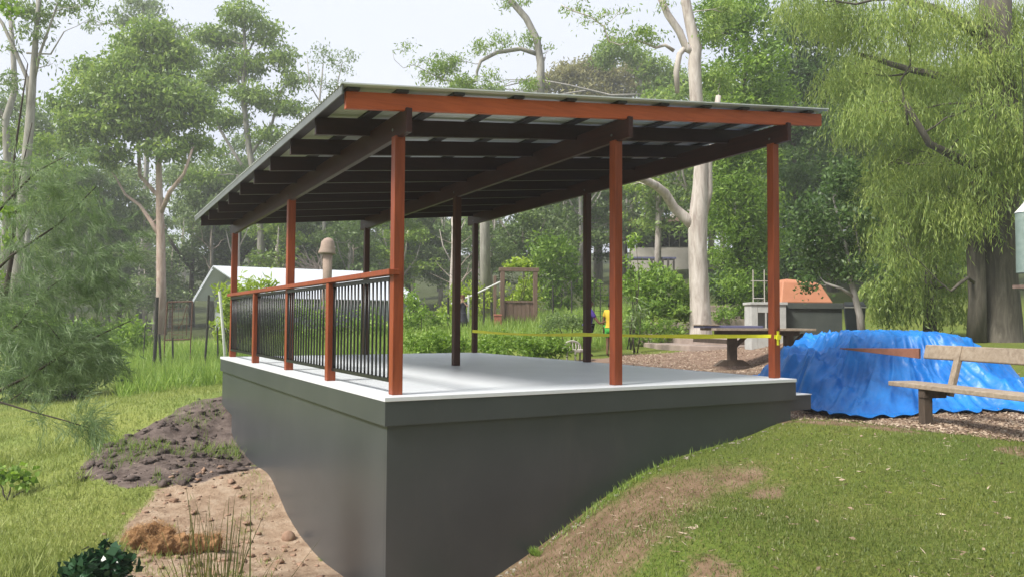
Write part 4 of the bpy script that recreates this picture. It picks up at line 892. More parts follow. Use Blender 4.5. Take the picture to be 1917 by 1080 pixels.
# wheelie bin
g, rz = frame_at(1600, 16.6, ); bn = empty('wheelie_bin', g, rz-.35, 'dark grey wheelie bin with black lid behind the small leaning tree', 'bin')
hb = P(1600, 566, 16.6)[2]-g.z; s_h = hb/1.05
m_ = MB(); m_.add([(x*s_h, y*s_h, z*s_h) for x, y, z in [(-.22,-.24,0),(.22,-.24,0),(.22,.24,0),(-.22,.24,0),(-.29,-.36,.93),(.29,-.36,.93),(.29,.36,.93),(-.29,.36,.93)]],
    [(0,3,2,1),(4,5,6,7),(0,1,5,4),(1,2,6,5),(2,3,7,6),(3,0,4,7)]); m_.build('body', MT['binmat'], bn, bevel=.02)
m_ = MB(); m_.add([(x*s_h, y*s_h, z*s_h) for x, y, z in [(-.31,-.39,.932),(.31,-.39,.932),(.31,.38,.932),(-.31,.38,.932),(-.29,-.37,.96),(.29,-.37,.96),(.27,.34,1.08),(-.27,.34,1.08)]],
    [(0,3,2,1),(4,5,6,7),(0,1,5,4),(1,2,6,5),(2,3,7,6),(3,0,4,7)]); m_.build('lid', MT['binlid'], bn, bevel=.02)
MB().tube([(-.3*s_h, -.40*s_h, .90*s_h), (.3*s_h, -.40*s_h, .90*s_h)], .016, 8).build('rim', MT['pvc'], bn)
for x_ in (-.25, .25): MB().tube([(x_*s_h-.02, .3*s_h, .1*s_h), (x_*s_h+.02, .3*s_h, .1*s_h)], .1*s_h, 14).build('wheel', MT['black'], bn)
# hanging lantern-like cylinder right edge
lp = Vector(P(1922, 512, 11.5)); ln = empty('hanging_feeder', lp, 0, 'grey green metal cylinder with a white conical cap hanging at the right edge', 'feeder')
hh = (P(1922, 398, 11.5)[2]-lp.z); r0 = 17*11.5/FPX
MB().loft([(0,0,0,r0*.85,r0*.85),(0,0,.01,r0,r0),(0,0,hh*.5,r0*.97,r0*.97),(0,0,hh,r0,r0)], 24).build('body', MT['lantern'], ln, smooth=False)
MB().loft([(0,0,hh,r0*1.08,r0*1.08),(0,0,hh+.05,r0*.75,r0*.75),(0,0,hh+.14,r0*.2,r0*.2),(0,0,hh+.17,r0*.1,r0*.1)], 24).build('cap', MT['pvc'], ln)
MB().tube([(0,0,hh+.16),(.02,.01,hh+2.5)], .006, 6).build('wire', MT['black'], ln)
tr_ = MB(); tr_.box((-r0, -r0, -.22), (r0, r0, -.17)); tr_.tube([(0,0,-.18),(0,0,.01)], .01, 6); tr_.build('tray', MT['brownwood'], ln)

# house on the hill
g, rz = frame_at(1250, 48); zf = P(1250, 464, 48)[2]
hs_ = empty('house', (g.x, g.y, zf), rz, 'low dark house with big windows high on the hill left of the white gum', 'house')
def PX(n): return n*48/FPX
MB().box((-PX(28), 0, -.2), (PX(60), 6, PX(44))).build('wall', MT['housewall'], hs_)
for k in range(4):
    x0_ = -PX(16)+k*PX(19)
    f = MB(); f.box((x0_, -.06, .05), (x0_+PX(17.5), -.01, PX(36))); fo = f.build('window', MT['glass'], hs_)
    fr = MB(); fr.box((x0_-.04, -.12, .0), (x0_+.02, -.062, PX(38))); fr.box((x0_, -.12, .0), (x0_+PX(17), -.062, .06)); fr.build('frame', MT['cream'], fo)
m_ = MB(); y0 = -1.6; zt_ = PX(45)
m_.add([(-PX(70), y0, zt_-.15), (PX(70), y0, zt_+.05), (PX(70), 7, zt_+.1), (-PX(70), 7, zt_), (-PX(70), y0, zt_+.1), (PX(70), y0, zt_+.3), (PX(70), 7, zt_+1.2), (-PX(70), 7, zt_+1.)], [(0,3,2,1),(4,5,6,7),(0,1,5,4),(1,2,6,5),(2,3,7,6),(3,0,4,7)])
m_.build('roof', MT['houseroof'], hs_)
m_ = MB(); m_.add([(PX(10), -1.9, zt_+.25), (PX(60), -1.9, zt_+.25), (PX(16), -1.9, zt_+PX(24)), (PX(10), 5, zt_+.25), (PX(60), 5, zt_+.25), (PX(16), 5, zt_+PX(24))], [(0,1,2),(5,4,3),(0,3,4,1),(1,4,5,2),(2,5,3,0)]); m_.build('gable', MT['cream'], hs_)
a_, b_ = Vector(P(1196, 478, 44)), Vector(P(1296, 478, 44)); c_ = (a_+b_)/2
o = MB().box((-1.9, 0, -.9), (1.7, .5, .42)).build('retaining_wall', MT['cream'], None); o.location = c_; o.rotation_euler.z = rz
tag(o, 'pale stone retaining wall below the dark house on the hill', 'wall')
o = empty('slatted_awning', P(1222, 490, 40), rz, 'flat blue grey slatted awning below the pale retaining wall on the hill', 'awning')
MB().box((-1.3, 0, .15), (1.2, 1.2, .24)).build('slab', MT['bluegrey'], o)
for k in range(5): MB().box((-.1+k*.28, -.02, -.5), (0+k*.28, .04, .14)).build('slat', MT['housewall'], o)

# shed
g, rz = frame_at(398, 36); zg = g.z
pk = P(398, 500, 36); el = P(353, 562, 36); wb = P(377, 628, 36)
sh = empty('shed', (pk[0], pk[1], wb[2]-.3), rz, 'grey clad garden shed with a big white metal roof behind the railing', 'shed')
s_ = 36/FPX; xl, zl = -45*s_, 0; zp = pk[2]-(wb[2]-.3); ze = el[2]-(wb[2]-.3); wR = 110*s_
# roof planes run back to the right: ridge direction
rd = Vector((1.0, .55, 0)).normalized(); Lr = 8.2
def q3(u, v, z): return (u+rd.x*v, rd.y*v, z)
perp = Vector((rd.y, -rd.x, 0))
zeR = ze-.35
# left slope (away) and right slope (towards camera)
lw, rw = 1.55, 3.4
cor = [Vector((0,0,zp)), Vector((0,0,zp))+rd*Lr, Vector((0,0,zp))-perp*lw*.9+Vector((0,0,ze-zp)), ]
A_ = Vector((0,0,zp)); B_ = A_+rd*Lr; C_ = Vector((xl, .55, ze)); D_ = C_+rd*Lr; E_ = A_+Vector((2.6, -1.1, 0)); E_.z = ze+.05; F_ = E_+rd*(Lr-.6)
def slab(a, b, c, d, t, nm, mt):
    n = (b-a).cross(c-a).normalized(); n = n if n.z > 0 else -n
    vs = [a, b, d, c]+[p+n*t for p in (a, b, d, c)]
    return MB().add(vs, [(0,1,2,3),(7,6,5,4),(0,4,5,1),(1,5,6,2),(2,6,7,3),(3,7,4,0)]).build(nm, mt, sh)
slab(A_, B_, C_, D_, .06, 'roof', MT['wht_roof']); slab(A_+Vector((0,0,.01)), B_+Vector((0,0,.01)), E_, F_, .06, 'roof', MT['wht_roof'])
off = rd*.75; z0w = -.8
pts = [C_+off+Vector((.28,-.05,0)), A_+off, E_+off+Vector((-.3,.1,0))]
wv_ = [Vector((pts[0].x, pts[0].y, z0w)), Vector((pts[2].x, pts[2].y, z0w)), pts[2]-Vector((0,0,.0)), pts[1]-Vector((0,0,.05)), pts[0]]
bv = [p+rd*(Lr-1.6) for p in wv_]
MB().add(wv_+bv, [(0,1,2,3,4),(9,8,7,6,5),(0,5,6,1),(1,6,7,2),(4,9,5,0)]).build('wall', MT['shedwall'], sh)
slab(A_-rd*.02-Vector((0,0,.14)), A_+rd*.03-Vector((0,0,.14)), C_-rd*.02-Vector((0,0,.14)), C_+rd*.03-Vector((0,0,.14)), .13, 'barge_board', MT['wht_roof'])
for k in range(9):
    f = (k+.5)/9; a = wv_[0].lerp(wv_[4], f); b = wv_[1].lerp(wv_[2], f)
    MB().bar(a-rd*.012, b-rd*.012, .012, .02).build('cladding_lap', MT['shedwall'], sh)

# wire gate and stakes
def stake(px, py0, py1, d, lean=0, r=.02, lab=None, mt=MT['darkpost']):
    a_ = Vector(P(px, py0, d)); b_ = Vector(P(px+lean, py1, d)); gz0 = g1(a_.x, a_.y); a_.z = min(a_.z, gz0)-.1
    o = MB().tube([(0,0,0), (b_-a_)*.5+Vector((.01, 0, 0)), b_-a_], r, 7).build('garden_stake', mt); o.location = a_
    tag(o, lab, 'stake')
stake(288, 670, 556, 20, 6, .045, 'thick dark stake left of the rusty wire frame'); stake(301, 675, 625, 20, -3, .03, 'short stake just left of the rusty wire frame')
stake(323, 665, 632, 20.5, 0, .025, 'thin stake below the rusty wire frame'); stake(382, 672, 552, 19.5, 9, .028, 'long thin black stake leaning in front of the shed gable')
stake(408, 665, 612, 19.5, -1, .02, 'short thin black stake next to the far left corner of the deck'); stake(266, 660, 608, 21, 6, .016, 'thin tilted stake left of the thick dark stake')
stake(839, 618, 556, 25, 0, .04, 'black steel picket left of the middle post'); stake(905, 612, 545, 25, 1, .035, 'tall black picket right of the far corner post'); stake(920, 612, 565, 25, 0, .04, 'shorter black picket left of the brick pier')
stake(1035, 605, 535, 29, 0, .03, 'thin dark picket right of the brown gate'); stake(1070, 600, 528, 29, 0, .03, 'thin dark picket left of the last dark post')
stake(425, 640, 545, 19.8, -14, .035, 'pale leaning pipe in front of the bright pinnate shrub', MT['pvc'])
g = G(333, 20.5); wf = empty('wire_frame', P(333, 636, 20.5), -YAW, 'rusty wire mesh frame standing in the long grass left of the shed', 'frame')
s_ = 20.5/FPX; m_ = MB(); X0, X1, Z1 = -25*s_, 24*s_, 72*s_
for a, b in [((X0,0,0),(X1,0,.02)), ((X1,0,.02),(X1+.03,0,Z1)), ((X1+.03,0,Z1),(X0+.06,0,Z1-.02)), ((X0+.06,0,Z1-.02),(X0,0,0))]: m_.tube([a, b], .018, 6)
m_.build('outer_frame', MT['rust'], wf)
m_ = MB(); m_.tube([(-12*s_,.02,0),(-12*s_,.02,Z1)], .012, 6); m_.tube([(-12*s_,.02,10*s_),(15*s_,.02,10*s_),(15*s_,.02,50*s_)], .01, 6)
for k in range(1, 5): m_.tube([(X0,.02,Z1*k/5),(X1,.02,Z1*k/5+.02)], .0045, 4)
for k in range(1, 6): m_.tube([(X0+(X1-X0)*k/6,.02,0),(X0+(X1-X0)*k/6,.02,Z1)], .0045, 4)
m_.tube([(0,.03,Z1*.3),(.1,.03,Z1*.5),(.2,.03,Z1*.9)], .01, 5); m_.build('wire_mesh', MT['rust'], wf)
# legs of the wire frame reach the grass
g3 = MB()
for X_ in (X0, X1): g3.tube([(X_,0,.02),(X_,0,-.5)], .014, 6)
g3.build('leg', MT['rust'], wf)
# low brush fence behind wire frame, pole with sack, dead root fan
pb = Vector(P(612, 560, 28)); pb.z = g1(pb.x, pb.y)-.1; zt0 = P(612, 445, 28)[2]-pb.z; s_ = 28/FPX
sp = empty('sack_pole', pb, 0, 'brown post topped by a drooping sack like hood behind the railing', 'post')
MB().loft([(0,0,0,12*s_,12*s_),(0,0,zt0-75*s_,8.5*s_,8.5*s_),(0,0,zt0-20*s_,9.5*s_,9.5*s_)], 14).build('post', MT['sack'], sp, smooth=True)
MB().loft([(-.02,0,zt0-30*s_,17*s_,15*s_),(-.03,0,zt0-27*s_,16*s_,14*s_),(0,0,zt0-18*s_,13.5*s_,13*s_),(0,0,zt0-8*s_,12*s_,12*s_),(.02,0,zt0-2*s_,8*s_,8*s_),(.02,0,zt0,3*s_,3*s_)], 16).build('hood', MT['sack'], sp, smooth=True)
random.seed(3); dd = 41; db = Vector(P(612, 520, dd)); m_ = MB()
for k in range(46):
    a = random.uniform(100, 178); L = random.uniform(45, 95); sx, sz = math.cos(R_(a))*L, math.sin(R_(a))*L*random.uniform(.5, 1.)
    st_ = Vector((random.uniform(-.6, .2), random.uniform(-.6, .6), random.uniform(-.6, .5))); e_ = Vector(Rt)*sx*dd/FPX+Vector((random.uniform(-.5, .5), random.uniform(-.8, .8), sz*dd/FPX))
    pts = wobble(st_, e_, 4, .05); m_.tube(pts, [.045, .04, .03, .02, .01], 5, False)
m_.tube([Vector((0, 0, -3.5)), Vector((0, 0, 0))], [.25, .2], 8)
o = m_.build('dead_branch_pile', MT['deadwood']); o.location = db; tag(o, 'fan of bare dead branches above the white shed roof', 'dead branches')
# bare twiggy tree between
for px, d, lab in [(405, 44, 'leafless pale sapling behind the shed gable'), (655, 42, 'bare forked pale sapling right of the hooded post'), (860, 36, 'bare thin sapling left of the far corner post')]:
    b0 = G(px, d); m_ = MB(); random.seed(px)
    tip = Vector(P(px+random.uniform(-10, 10), 430, d))-b0; main = wobble(Vector((0,0,-.2)), tip, 5, .03); m_.tube(main, [.07,.06,.05,.035,.025,.01], 6)
    for q in range(14):
        s0 = main[random.randint(1, 4)]; e0 = s0+Vector((random.uniform(-1, 1), random.uniform(-1, 1), random.uniform(.4, 1.4)))*1.1; m_.tube(wobble(s0, e0, 3, .08), [.025, .018, .01, .004], 4, False)
    o = m_.build('bare_sapling', MT['deadwood']); o.location = b0; tag(o, lab, 'tree')

# garden gate with solid lower half
g = Vector(P(971, 612, 26)); g.z = g1(g.x, g.y); s_ = 26/FPX; gt = empty('garden_gate', g, -YAW+.12, 'tall brown timber garden gate frame with solid lower panels and an open top', 'gate')
W2, HT, HP = 31*s_, 104*s_, 46*s_
for sx in (-1, 1): MB().box((sx*W2-.07, -.07, -.3), (sx*W2+.07, .07, HT)).build('gate_post', MT['brownwood'], gt, bevel=.01)
MB().box((-W2-.12, -.08, HT+.002), (W2+.12, .08, HT+.13)).build('lintel', MT['brownwood'], gt, bevel=.01)
MB().box((-W2-.30, -.05, -.3), (-W2-.20, .05, HT-.15)).build('gate_post', MT['brownwood'], gt, bevel=.01)
m_ = MB(); x_ = -W2+.075
while x_ < W2-.1: m_.box((x_, -.02+(.012 if int(x_*20) % 2 else 0), .0), (x_+.135, .015+(.012 if int(x_*20) % 2 else 0), HP)); x_ += .14
m_.build('panel', MT['brownwood'], gt); MB().box((-W2+.071, -.04, HP+.002), (W2-.071, .03, HP+.07)).build('rail', MT['brownwood'], gt)
g = Vector(P(932, 612, 25.5)); g.z = g1(g.x, g.y); m_ = MB().box((-.12, -.12, -.2), (.12, .12, .42)).box((-.14, -.14, .422), (.14, .14, .48)); o = m_.build('brick_pier', MT['brick'], None, bevel=.01); o.location = g; o.rotation_euler.z = -YAW; tag(o, 'short red brick pier at the left foot of the brown garden gate', 'pier')
a_, b_ = Vector(P(845, 568, 24.5)), Vector(P(936, 528, 25.8)); o = MB().tube([(0,0,0), (b_-a_)*.45+Vector((0,0,-.04)), b_-a_], .028, 7).build('white_pole', MT['pvc']); o.location = a_; tag(o, 'long white pole slanting up across the hedge to the brown gate', 'pole')
st_p = Vector(P(877, 558, 24.9)); st_p.z = g1(st_p.x, st_p.y); o = MB().tube([(0,0,-.1),(0,0,P(877,552,24.9)[2]-st_p.z)], .035, 7).build('garden_stake', MT['pvc']); o.location = st_p; tag(o, 'white stake holding up the slanting white pole', 'stake')
# dark metal frame behind the second front post
o = empty('metal_trellis', Vector(P(1132, 600, 24)), -YAW, 'thin dark metal trellis arch behind the second front post', 'trellis'); s_ = 24/FPX
m_ = MB()
for x_ in (-20, -8, 8): m_.tube([(x_*s_, 0, -.4), (x_*s_, 0, 70*s_)], .014, 5)
m_.tube([(-20*s_, 0, 70*s_), (8*s_, 0, 68*s_)], .014, 5); m_.build('trellis_frame', MT['darkpost'], o)
m_ = MB()
for z_ in range(8, 66, 10): m_.tube([(-20*s_, 0, z_*s_), (8*s_, 0, z_*s_)], .006, 4)
m_.build('trellis_wire', MT['darkpost'], o)
# cane chair
g = Vector(P(1082, 672, 17.6)); g.z = g1(g.x, g.y); ch = empty('garden_chair', g, -YAW+.5, 'pale cane garden chair at the far edge of the deck beside the person in purple', 'chair')
hz_ = P(1082, 640, 17.6)[2]-g.z
for sx in (-.17, .17):
    for sy in (-.16, .18): MB().tube([(sx, sy, -.05), (sx*1.05, sy, hz_*.5)], .022, 7).build('leg', MT['cream'], ch)
MB().loft([(0,0,hz_*.5,.24,.24),(0,0,hz_*.5+.05,.25,.25)], 16).build('seat', MT['cream'], ch)
m_ = MB()
for k in range(9):
    a = PI*(k/8); m_.tube([(.22*math.cos(a), .2, hz_*.5+.04), (.24*math.cos(a), .24, hz_*.62+hz_*.42*math.sin(a))], .012, 5)
m_.tube([(.24*math.cos(PI*k/12), .245, hz_*.62+hz_*.42*math.sin(PI*k/12)) for k in range(13)], .025, 7); m_.build('backrest', MT['cream'], ch)

# ------------------------------------------------------------------ people
MT['skin'] = surf('skin_brown', (.12, .06, .04), (.17, .09, .06), 8, .55, bstr=0); MT['skin2'] = surf('skin_light', (.38, .23, .17), (.46, .29, .22), 8, .55, bstr=0)
def skin_obj(name, verts, edges, radii, mat, parent, sub=2):
    me = bpy.data.meshes.new(name); me.from_pydata(verts, edges, []); me.materials.append(mat)
    o = bpy.data.objects.new(name, me); COL.objects.link(o); o.parent = parent
    s = o.modifiers.new('skin', 'SKIN'); s.use_smooth_shade = True
    for v, r in zip(me.skin_vertices[0].data, radii): v.radius = (r, r) if not isinstance(r, tuple) else r
    me.skin_vertices[0].data[0].use_root = True
    u = o.modifiers.new('sub', 'SUBSURF'); u.levels = 1; u.render_levels = sub
    return o
def person(label, base, rz, Hh, pose, skin, shirt, lower, hair, lowname='shorts', low_end=.28, hat=None, dress=False):
    r = empty('person', base, rz, label, 'person'); k = Hh/1.7
    J = dict(pelvis=(0,0,.92), waist=(0,0,1.06), chest=(0,-.01,1.28), neck=(0,0,1.44), head0=(0,-.01,1.50), head1=(0,-.015,1.6),
             sl=(-.17,0,1.40), sr=(.17,0,1.40), el=(-.24,.0,1.12), er=(.24,0,1.12), wl=(-.25,-.06,.88), wr=(.25,-.06,.88),
             hl=(-.09,0,.88), hr=(.09,0,.88), kl=(-.10,-.02,.48), kr=(.10,-.02,.48), al=(-.10,.02,.09), ar=(.10,.02,.09), tl=(-.11,-.13,.035), tr=(.11,-.13,.035))
    J.update(pose); names = list(J); V_ = [tuple(c*k for c in J[n_]) for n_ in names]; ix = {n_: i for i, n_ in enumerate(names)}
    E_ = [('pelvis','waist'),('waist','chest'),('chest','neck'),('neck','head0'),('head0','head1'),('chest','sl'),('chest','sr'),('sl','el'),('el','wl'),('sr','er'),('er','wr'),
          ('pelvis','hl'),('pelvis','hr'),('hl','kl'),('kl','al'),('al','tl'),('hr','kr'),('kr','ar'),('ar','tr')]
    Rr = dict(pelvis=.125, waist=.11, chest=.125, neck=.05, head0=.075, head1=.095, sl=.055, sr=.055, el=.038, er=.038, wl=.025, wr=.025, hl=.085, hr=.085, kl=.055, kr=.055, al=.038, ar=.038, tl=.03, tr=.03)
    # five separate fingers per hand
    Fv_ = []; FR = []; FE = []
    for w_, e_ in (('wl','el'),('wr','er')):
        w0 = Vector(J[w_]); dv = (w0-Vector(J[e_])).normalized(); side = dv.cross(Vector((0,1,.2))).normalized()
        pi_ = len(V_)+len(Fv_); Fv_.append(w0+dv*.06); FR.append(.03); FE.append((ix[w_], pi_))
        for q in range(4):
            f0 = w0+dv*.095+side*(q-1.5)*.019; f1 = f0+dv*(.07-.008*abs(q-1.5))+Vector((0,-.015,0)); n0 = len(V_)+len(Fv_)
            Fv_ += [f0, f1]; FR += [.009, .008]; FE += [(pi_, n0), (n0, n0+1)]
        n0 = len(V_)+len(Fv_); Fv_.append(w0+dv*.07-side*.055); FR.append(.010); FE.append((pi_, n0))
    V2 = V_+[tuple(v*k) for v in Fv_]
    skin_obj('body', V2, [(ix[a], ix[b]) for a, b in E_]+FE, [Rr[n_]*k for n_ in names]+[x*k for x in FR], skin, r)
    h1 = Vector(J['head1'])*k
    hd = MB().loft([(h1.x,h1.y,h1.z-.10*k,.045*k,.05*k),(h1.x,h1.y,h1.z-.05*k,.072*k,.085*k),(h1.x,h1.y,h1.z+.02*k,.08*k,.10*k),(h1.x,h1.y,h1.z+.07*k,.07*k,.085*k),(h1.x,h1.y,h1.z+.10*k,.03*k,.04*k)], 14)
    hd.tube([(h1.x, h1.y-.09*k, h1.z+.01*k), (h1.x, h1.y-.12*k, h1.z-.025*k)], [.01*k, .016*k], 6)
    for sx in (-1, 1): hd.tube([(h1.x+sx*.08*k, h1.y, h1.z-.02*k), (h1.x+sx*.09*k, h1.y+.01*k, h1.z+.02*k)], .014*k, 6)
    hd.build('head', skin, r, smooth=True)
    fm = MB()
    for sx in (-1, 1): fm.tube([(h1.x+sx*.03*k, h1.y-.094*k, h1.z+.015*k), (h1.x+sx*.03*k, h1.y-.099*k, h1.z+.015*k)], .010*k, 6)
    fm.box((h1.x-.022*k, h1.y-.092*k, h1.z-.056*k), (h1.x+.022*k, h1.y-.086*k, h1.z-.048*k)); fm.build('face', MT['black'], r)
    MB().loft([(h1.x,h1.y+.02*k,h1.z-.02*k,.086*k,.10*k),(h1.x,h1.y+.015*k,h1.z+.05*k,.09*k,.105*k),(h1.x,h1.y+.01*k,h1.z+.105*k,.06*k,.07*k),(h1.x,h1.y+.01*k,h1.z+.12*k,.02*k,.03*k)], 14).build('hair', hair, r, smooth=True)
    if hat: MB().loft([(h1.x,h1.y,h1.z+.05*k,.12*k,.13*k),(h1.x,h1.y,h1.z+.07*k,.12*k,.13*k),(h1.x,h1.y,h1.z+.08*k,.1*k,.11*k),(h1.x,h1.y,h1.z+.2*k,.11*k,.11*k),(h1.x,h1.y,h1.z+.21*k,.06*k,.06*k)], 14).build('hat', hat, r)
    # shirt as a slightly larger skinned shell
    sn = ['waist','chest','sl','sr','el','er','pelvis']; 
    sv = [Vector(J[n_])*k for n_ in sn]; sv[4] = (Vector(J['sl'])*.4+Vector(J['el'])*.6)*k; sv[5] = (Vector(J['sr'])*.4+Vector(J['er'])*.6)*k
    se = [(0,1),(1,2),(1,3),(2,4),(3,5),(0,6)]
    skin_obj('shirt' if not dress else 'dress_top', [tuple(v) for v in sv], se, [x*k for x in (.15,.16,.085,.085,.065,.065,.155)], shirt, r)
    p = Vector(J['pelvis'])*k; w = Vector(J['waist'])*k
    if dress: MB().loft([(p.x,p.y,.30*k,.34*k,.28*k),(p.x,p.y,.6*k,.25*k,.22*k),(p.x,p.y,.95*k,.17*k,.15*k),(w.x,w.y,w.z+.05*k,.14*k,.12*k)], 18).build('skirt', shirt, r, smooth=True)
    else:
        lv = [p, Vector(J['hl'])*k, Vector(J['hr'])*k, (Vector(J['hl']).lerp(Vector(J['kl']), low_end/.4))*k if low_end < .4 else Vector(J['al'])*k, (Vector(J['hr']).lerp(Vector(J['kr']), low_end/.4))*k if low_end < .4 else Vector(J['ar'])*k]
        skin_obj(lowname, [tuple(v) for v in lv], [(0,1),(0,2),(1,3),(2,4)], [x*k for x in (.15,.115,.115,.10 if low_end < .4 else .06,.10 if low_end < .4 else .06)], lower, r)
    return r
dk = plain('black_cloth', (.012, .012, .015)); hairm = plain('dark_hair', (.015, .011, .009))
def feet(px, py, d):
    g = Vector(P(px, py, d)); g.z = g1(g.x, g.y)+.0; return g
g = feet(1143, 680, 18.2); Hy = (P(1143, 566, 18.2)[2]-g.z)
person('person in a yellow shirt and green shorts half hidden by the second front post', g, -YAW+PI*.85, Hy,
       {'wl': (-.2,-.25,1.0), 'el': (-.27,-.05,1.12)}, MT['skin'], plain('yellow_shirt', (.52, .36, .03)), plain('green_shorts', (.06, .36, .06)), hairm, low_end=.3)
g = feet(1103, 682, 18.4); Hp = (P(1103, 562, 18.4)[2]-g.z)
person('person in a purple top and dark trousers reaching out behind the last dark post', g, -YAW+PI*.5, Hp,
       {'wl': (-.18,-.50,1.08), 'el': (-.25,-.28,1.0), 'waist': (0,.03,1.06), 'pelvis': (0,.06,.92), 'al': (-.1,.12,.09), 'tl': (-.11,-.03,.035)}, MT['skin'], plain('purple_shirt', (.06, .03, .22)), dk, hairm, lowname='trousers', low_end=.5)
g = feet(866, 617, 24.6); Hd = (P(866, 556, 24.6)[2]-g.z)
person('person in a dark dress and brown hat holding both hands up to the face', g, -YAW, Hd,
       {'wl': (-.07,-.17,1.45), 'el': (-.22,-.16,1.24), 'wr': (.07,-.17,1.45), 'er': (.24,-.12,1.24)}, MT['skin2'], plain('dark_dress', (.02, .02, .028)), dk, hairm, hat=plain('brown_hat', (.12, .05, .03)), dress=True)

# ------------------------------------------------------------------ foreground things
MT['coirfib'] = leafmat('coir_fibres', (.22, .11, .04), (.38, .21, .09), (.55, .36, .18), trans=0, big=6, gloss=.8)
# coir log, curled
def cpath(pp, lift):
    q_ = [Vector((p[0], p[1], g1(p[0], p[1])+lift)) for p in pp]; out = []
    for i in range(len(q_)-1):
        for q in range(6): out.append(q_[i].lerp(q_[i+1], q/6))
    out.append(q_[-1])
    for _ in range(3): out = [out[0]]+[(out[i-1]+out[i]*2+out[i+1])/4 for i in range(1, len(out)-1)]+[out[-1]]
    return out
pa_ = cpath([P(258,1012,7.15), P(250,985,7.25), P(262,955,7.4), P(292,932,7.6), P(322,940,7.5)], .06)
pb_ = cpath([P(285,1008,7.1), P(308,985,7.2), P(338,968,7.3), P(375,955,7.4), P(415,950,7.45)], .07)
sp_ = pa_+pb_; o0 = pb_[3].copy(); m_ = MB()
for pth, r_0 in ((pa_, .075), (pb_, .095)):
    n_ = len(pth); m_.tube([p-o0 for p in pth], [r_0*(.72+.28*math.sin(PI*(i+.6)/n_))*(1+.16*math.sin(i*1.1+1))+.006*random.uniform(-1, 1) for i in range(n_)], 16)
o = m_.build('coir_roll', MT['coir'], smooth=True); o.location = o0; tag(o, 'crumpled rolled length of orange brown coir matting lying on the bare clay', 'matting')
ss_ = o.modifiers.new('s', 'SUBSURF'); ss_.levels = 2; ss_.render_levels = 2
tx = bpy.data.textures.new('lump', 'CLOUDS'); tx.noise_scale = .045; tx.noise_depth = 4; dm = o.modifiers.new('d', 'DISPLACE'); dm.texture = tx; dm.strength = .075; dm.mid_level = .5
CC = []; DD = []
for p_ in sp_:
    for q in range(110):
        a = random.random()*6.28; rr_ = .10; CC.append(np.array(p_-o0)+np.array([math.cos(a)*rr_*random.uniform(.4, 1.2), random.uniform(-.05, .05), abs(math.sin(a))*rr_*random.uniform(.3, 1.15)])); DD.append(rng.normal(size=3))
V_, F_ = leaf_geo(np.array(CC), np.array(DD), .06, .0025); fb = np_mesh('fibres', V_, F_, MT['coirfib'], o)
# loose fibres / straw on the coir and clay
def scatter(name, label, n, sampler, L, Wd, mat, kind='stuff', flat=.15, lift=.004, up=False, cat=None):
    xy = sampler(n); z = gz(xy[:, 0], xy[:, 1])
    n = len(xy); Ls = L*(.4+1.2*rng.random(n)); Ws = Wd*(.6+.8*rng.random(n))
    if up:
        D_ = rng.normal(size=(n, 3))*np.array([.42, .42, 0])+np.array([0, 0, 1.]); D_ = unit(D_)
        C_ = np.stack([xy[:, 0], xy[:, 1], z-lift], 1)+D_*Ls[:, None]*.48
    else:
        D_ = rng.normal(size=(n, 3))*np.array([1, 1, flat]); C_ = np.stack([xy[:, 0], xy[:, 1], z+lift+.25*Ws], 1)
    V_, F_ = leaf_geo(C_, D_, Ls, Ws); o = np_mesh(name, V_, F_, mat); tag(o, label, cat or name.replace('_', ' '), kind=kind); return o
def view_sampler(x0, x1, d0, d1, cond=None):
    def f(n):
        m_ = n*3; d = d0*(d1/d0)**rng.random(m_) ; px = x0+(x1-x0)*rng.random(m_)
        dirx = Fv[0]*1+Rt[0]*(px-958.5)/FPX; diry = Fv[1]+Rt[1]*(px-958.5)/FPX
        xy = np.stack([CAM[0]+d*dirx, CAM[1]+d*diry], 1)
        ok = ~((xy[:, 0] > -.03) & (xy[:, 0] < LX+.05) & (xy[:, 1] > -.03) & (xy[:, 1] < LY+.05))
        if cond is not None: ok &= cond(xy[:, 0], xy[:, 1])
        return xy[ok][:n]
    return f
def lawn_ok(x, y):
    c, s, m, w, l, fr = zones(x, y); bare = np.maximum(np.maximum(c, s*1.2), np.maximum(m, w*.72)); return rng.random(len(x)) > bare*1.02
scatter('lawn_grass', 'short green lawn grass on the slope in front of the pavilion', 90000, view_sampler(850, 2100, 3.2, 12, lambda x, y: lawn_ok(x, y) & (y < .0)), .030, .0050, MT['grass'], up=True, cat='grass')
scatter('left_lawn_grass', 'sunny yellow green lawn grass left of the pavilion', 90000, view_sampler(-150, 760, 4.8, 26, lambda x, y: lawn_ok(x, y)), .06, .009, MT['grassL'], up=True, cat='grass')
def tuft_cond(x, y):
    return n2(x, y, 2.2, 21)+.5*n2(x, y, 5.5, 3) > .45
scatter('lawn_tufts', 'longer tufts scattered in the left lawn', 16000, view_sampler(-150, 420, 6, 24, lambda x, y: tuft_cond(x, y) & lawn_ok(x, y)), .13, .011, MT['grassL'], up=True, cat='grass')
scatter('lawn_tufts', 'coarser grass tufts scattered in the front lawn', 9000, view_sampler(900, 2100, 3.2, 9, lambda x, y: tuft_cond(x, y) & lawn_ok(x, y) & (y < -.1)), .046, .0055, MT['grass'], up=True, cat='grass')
scatter('tall_grass', 'long bright grass growing wild beyond the far left corner of the pavilion', 26000, view_sampler(225, 760, 15.5, 26, lambda x, y: n2(x, y, .9, 4)+.9 > rng.random(len(x))*.8), .42, .018, MT['tallgrass'], up=True, cat='grass')
scatter('tall_grass', 'long grass and weeds filling the far garden behind the deck', 22000, view_sampler(740, 1180, 20, 34, lambda x, y: (n2(x, y, .9, 4)+.9 > rng.random(len(x))*.8)), .35, .02, MT['tallgrass'], up=True, cat='grass')
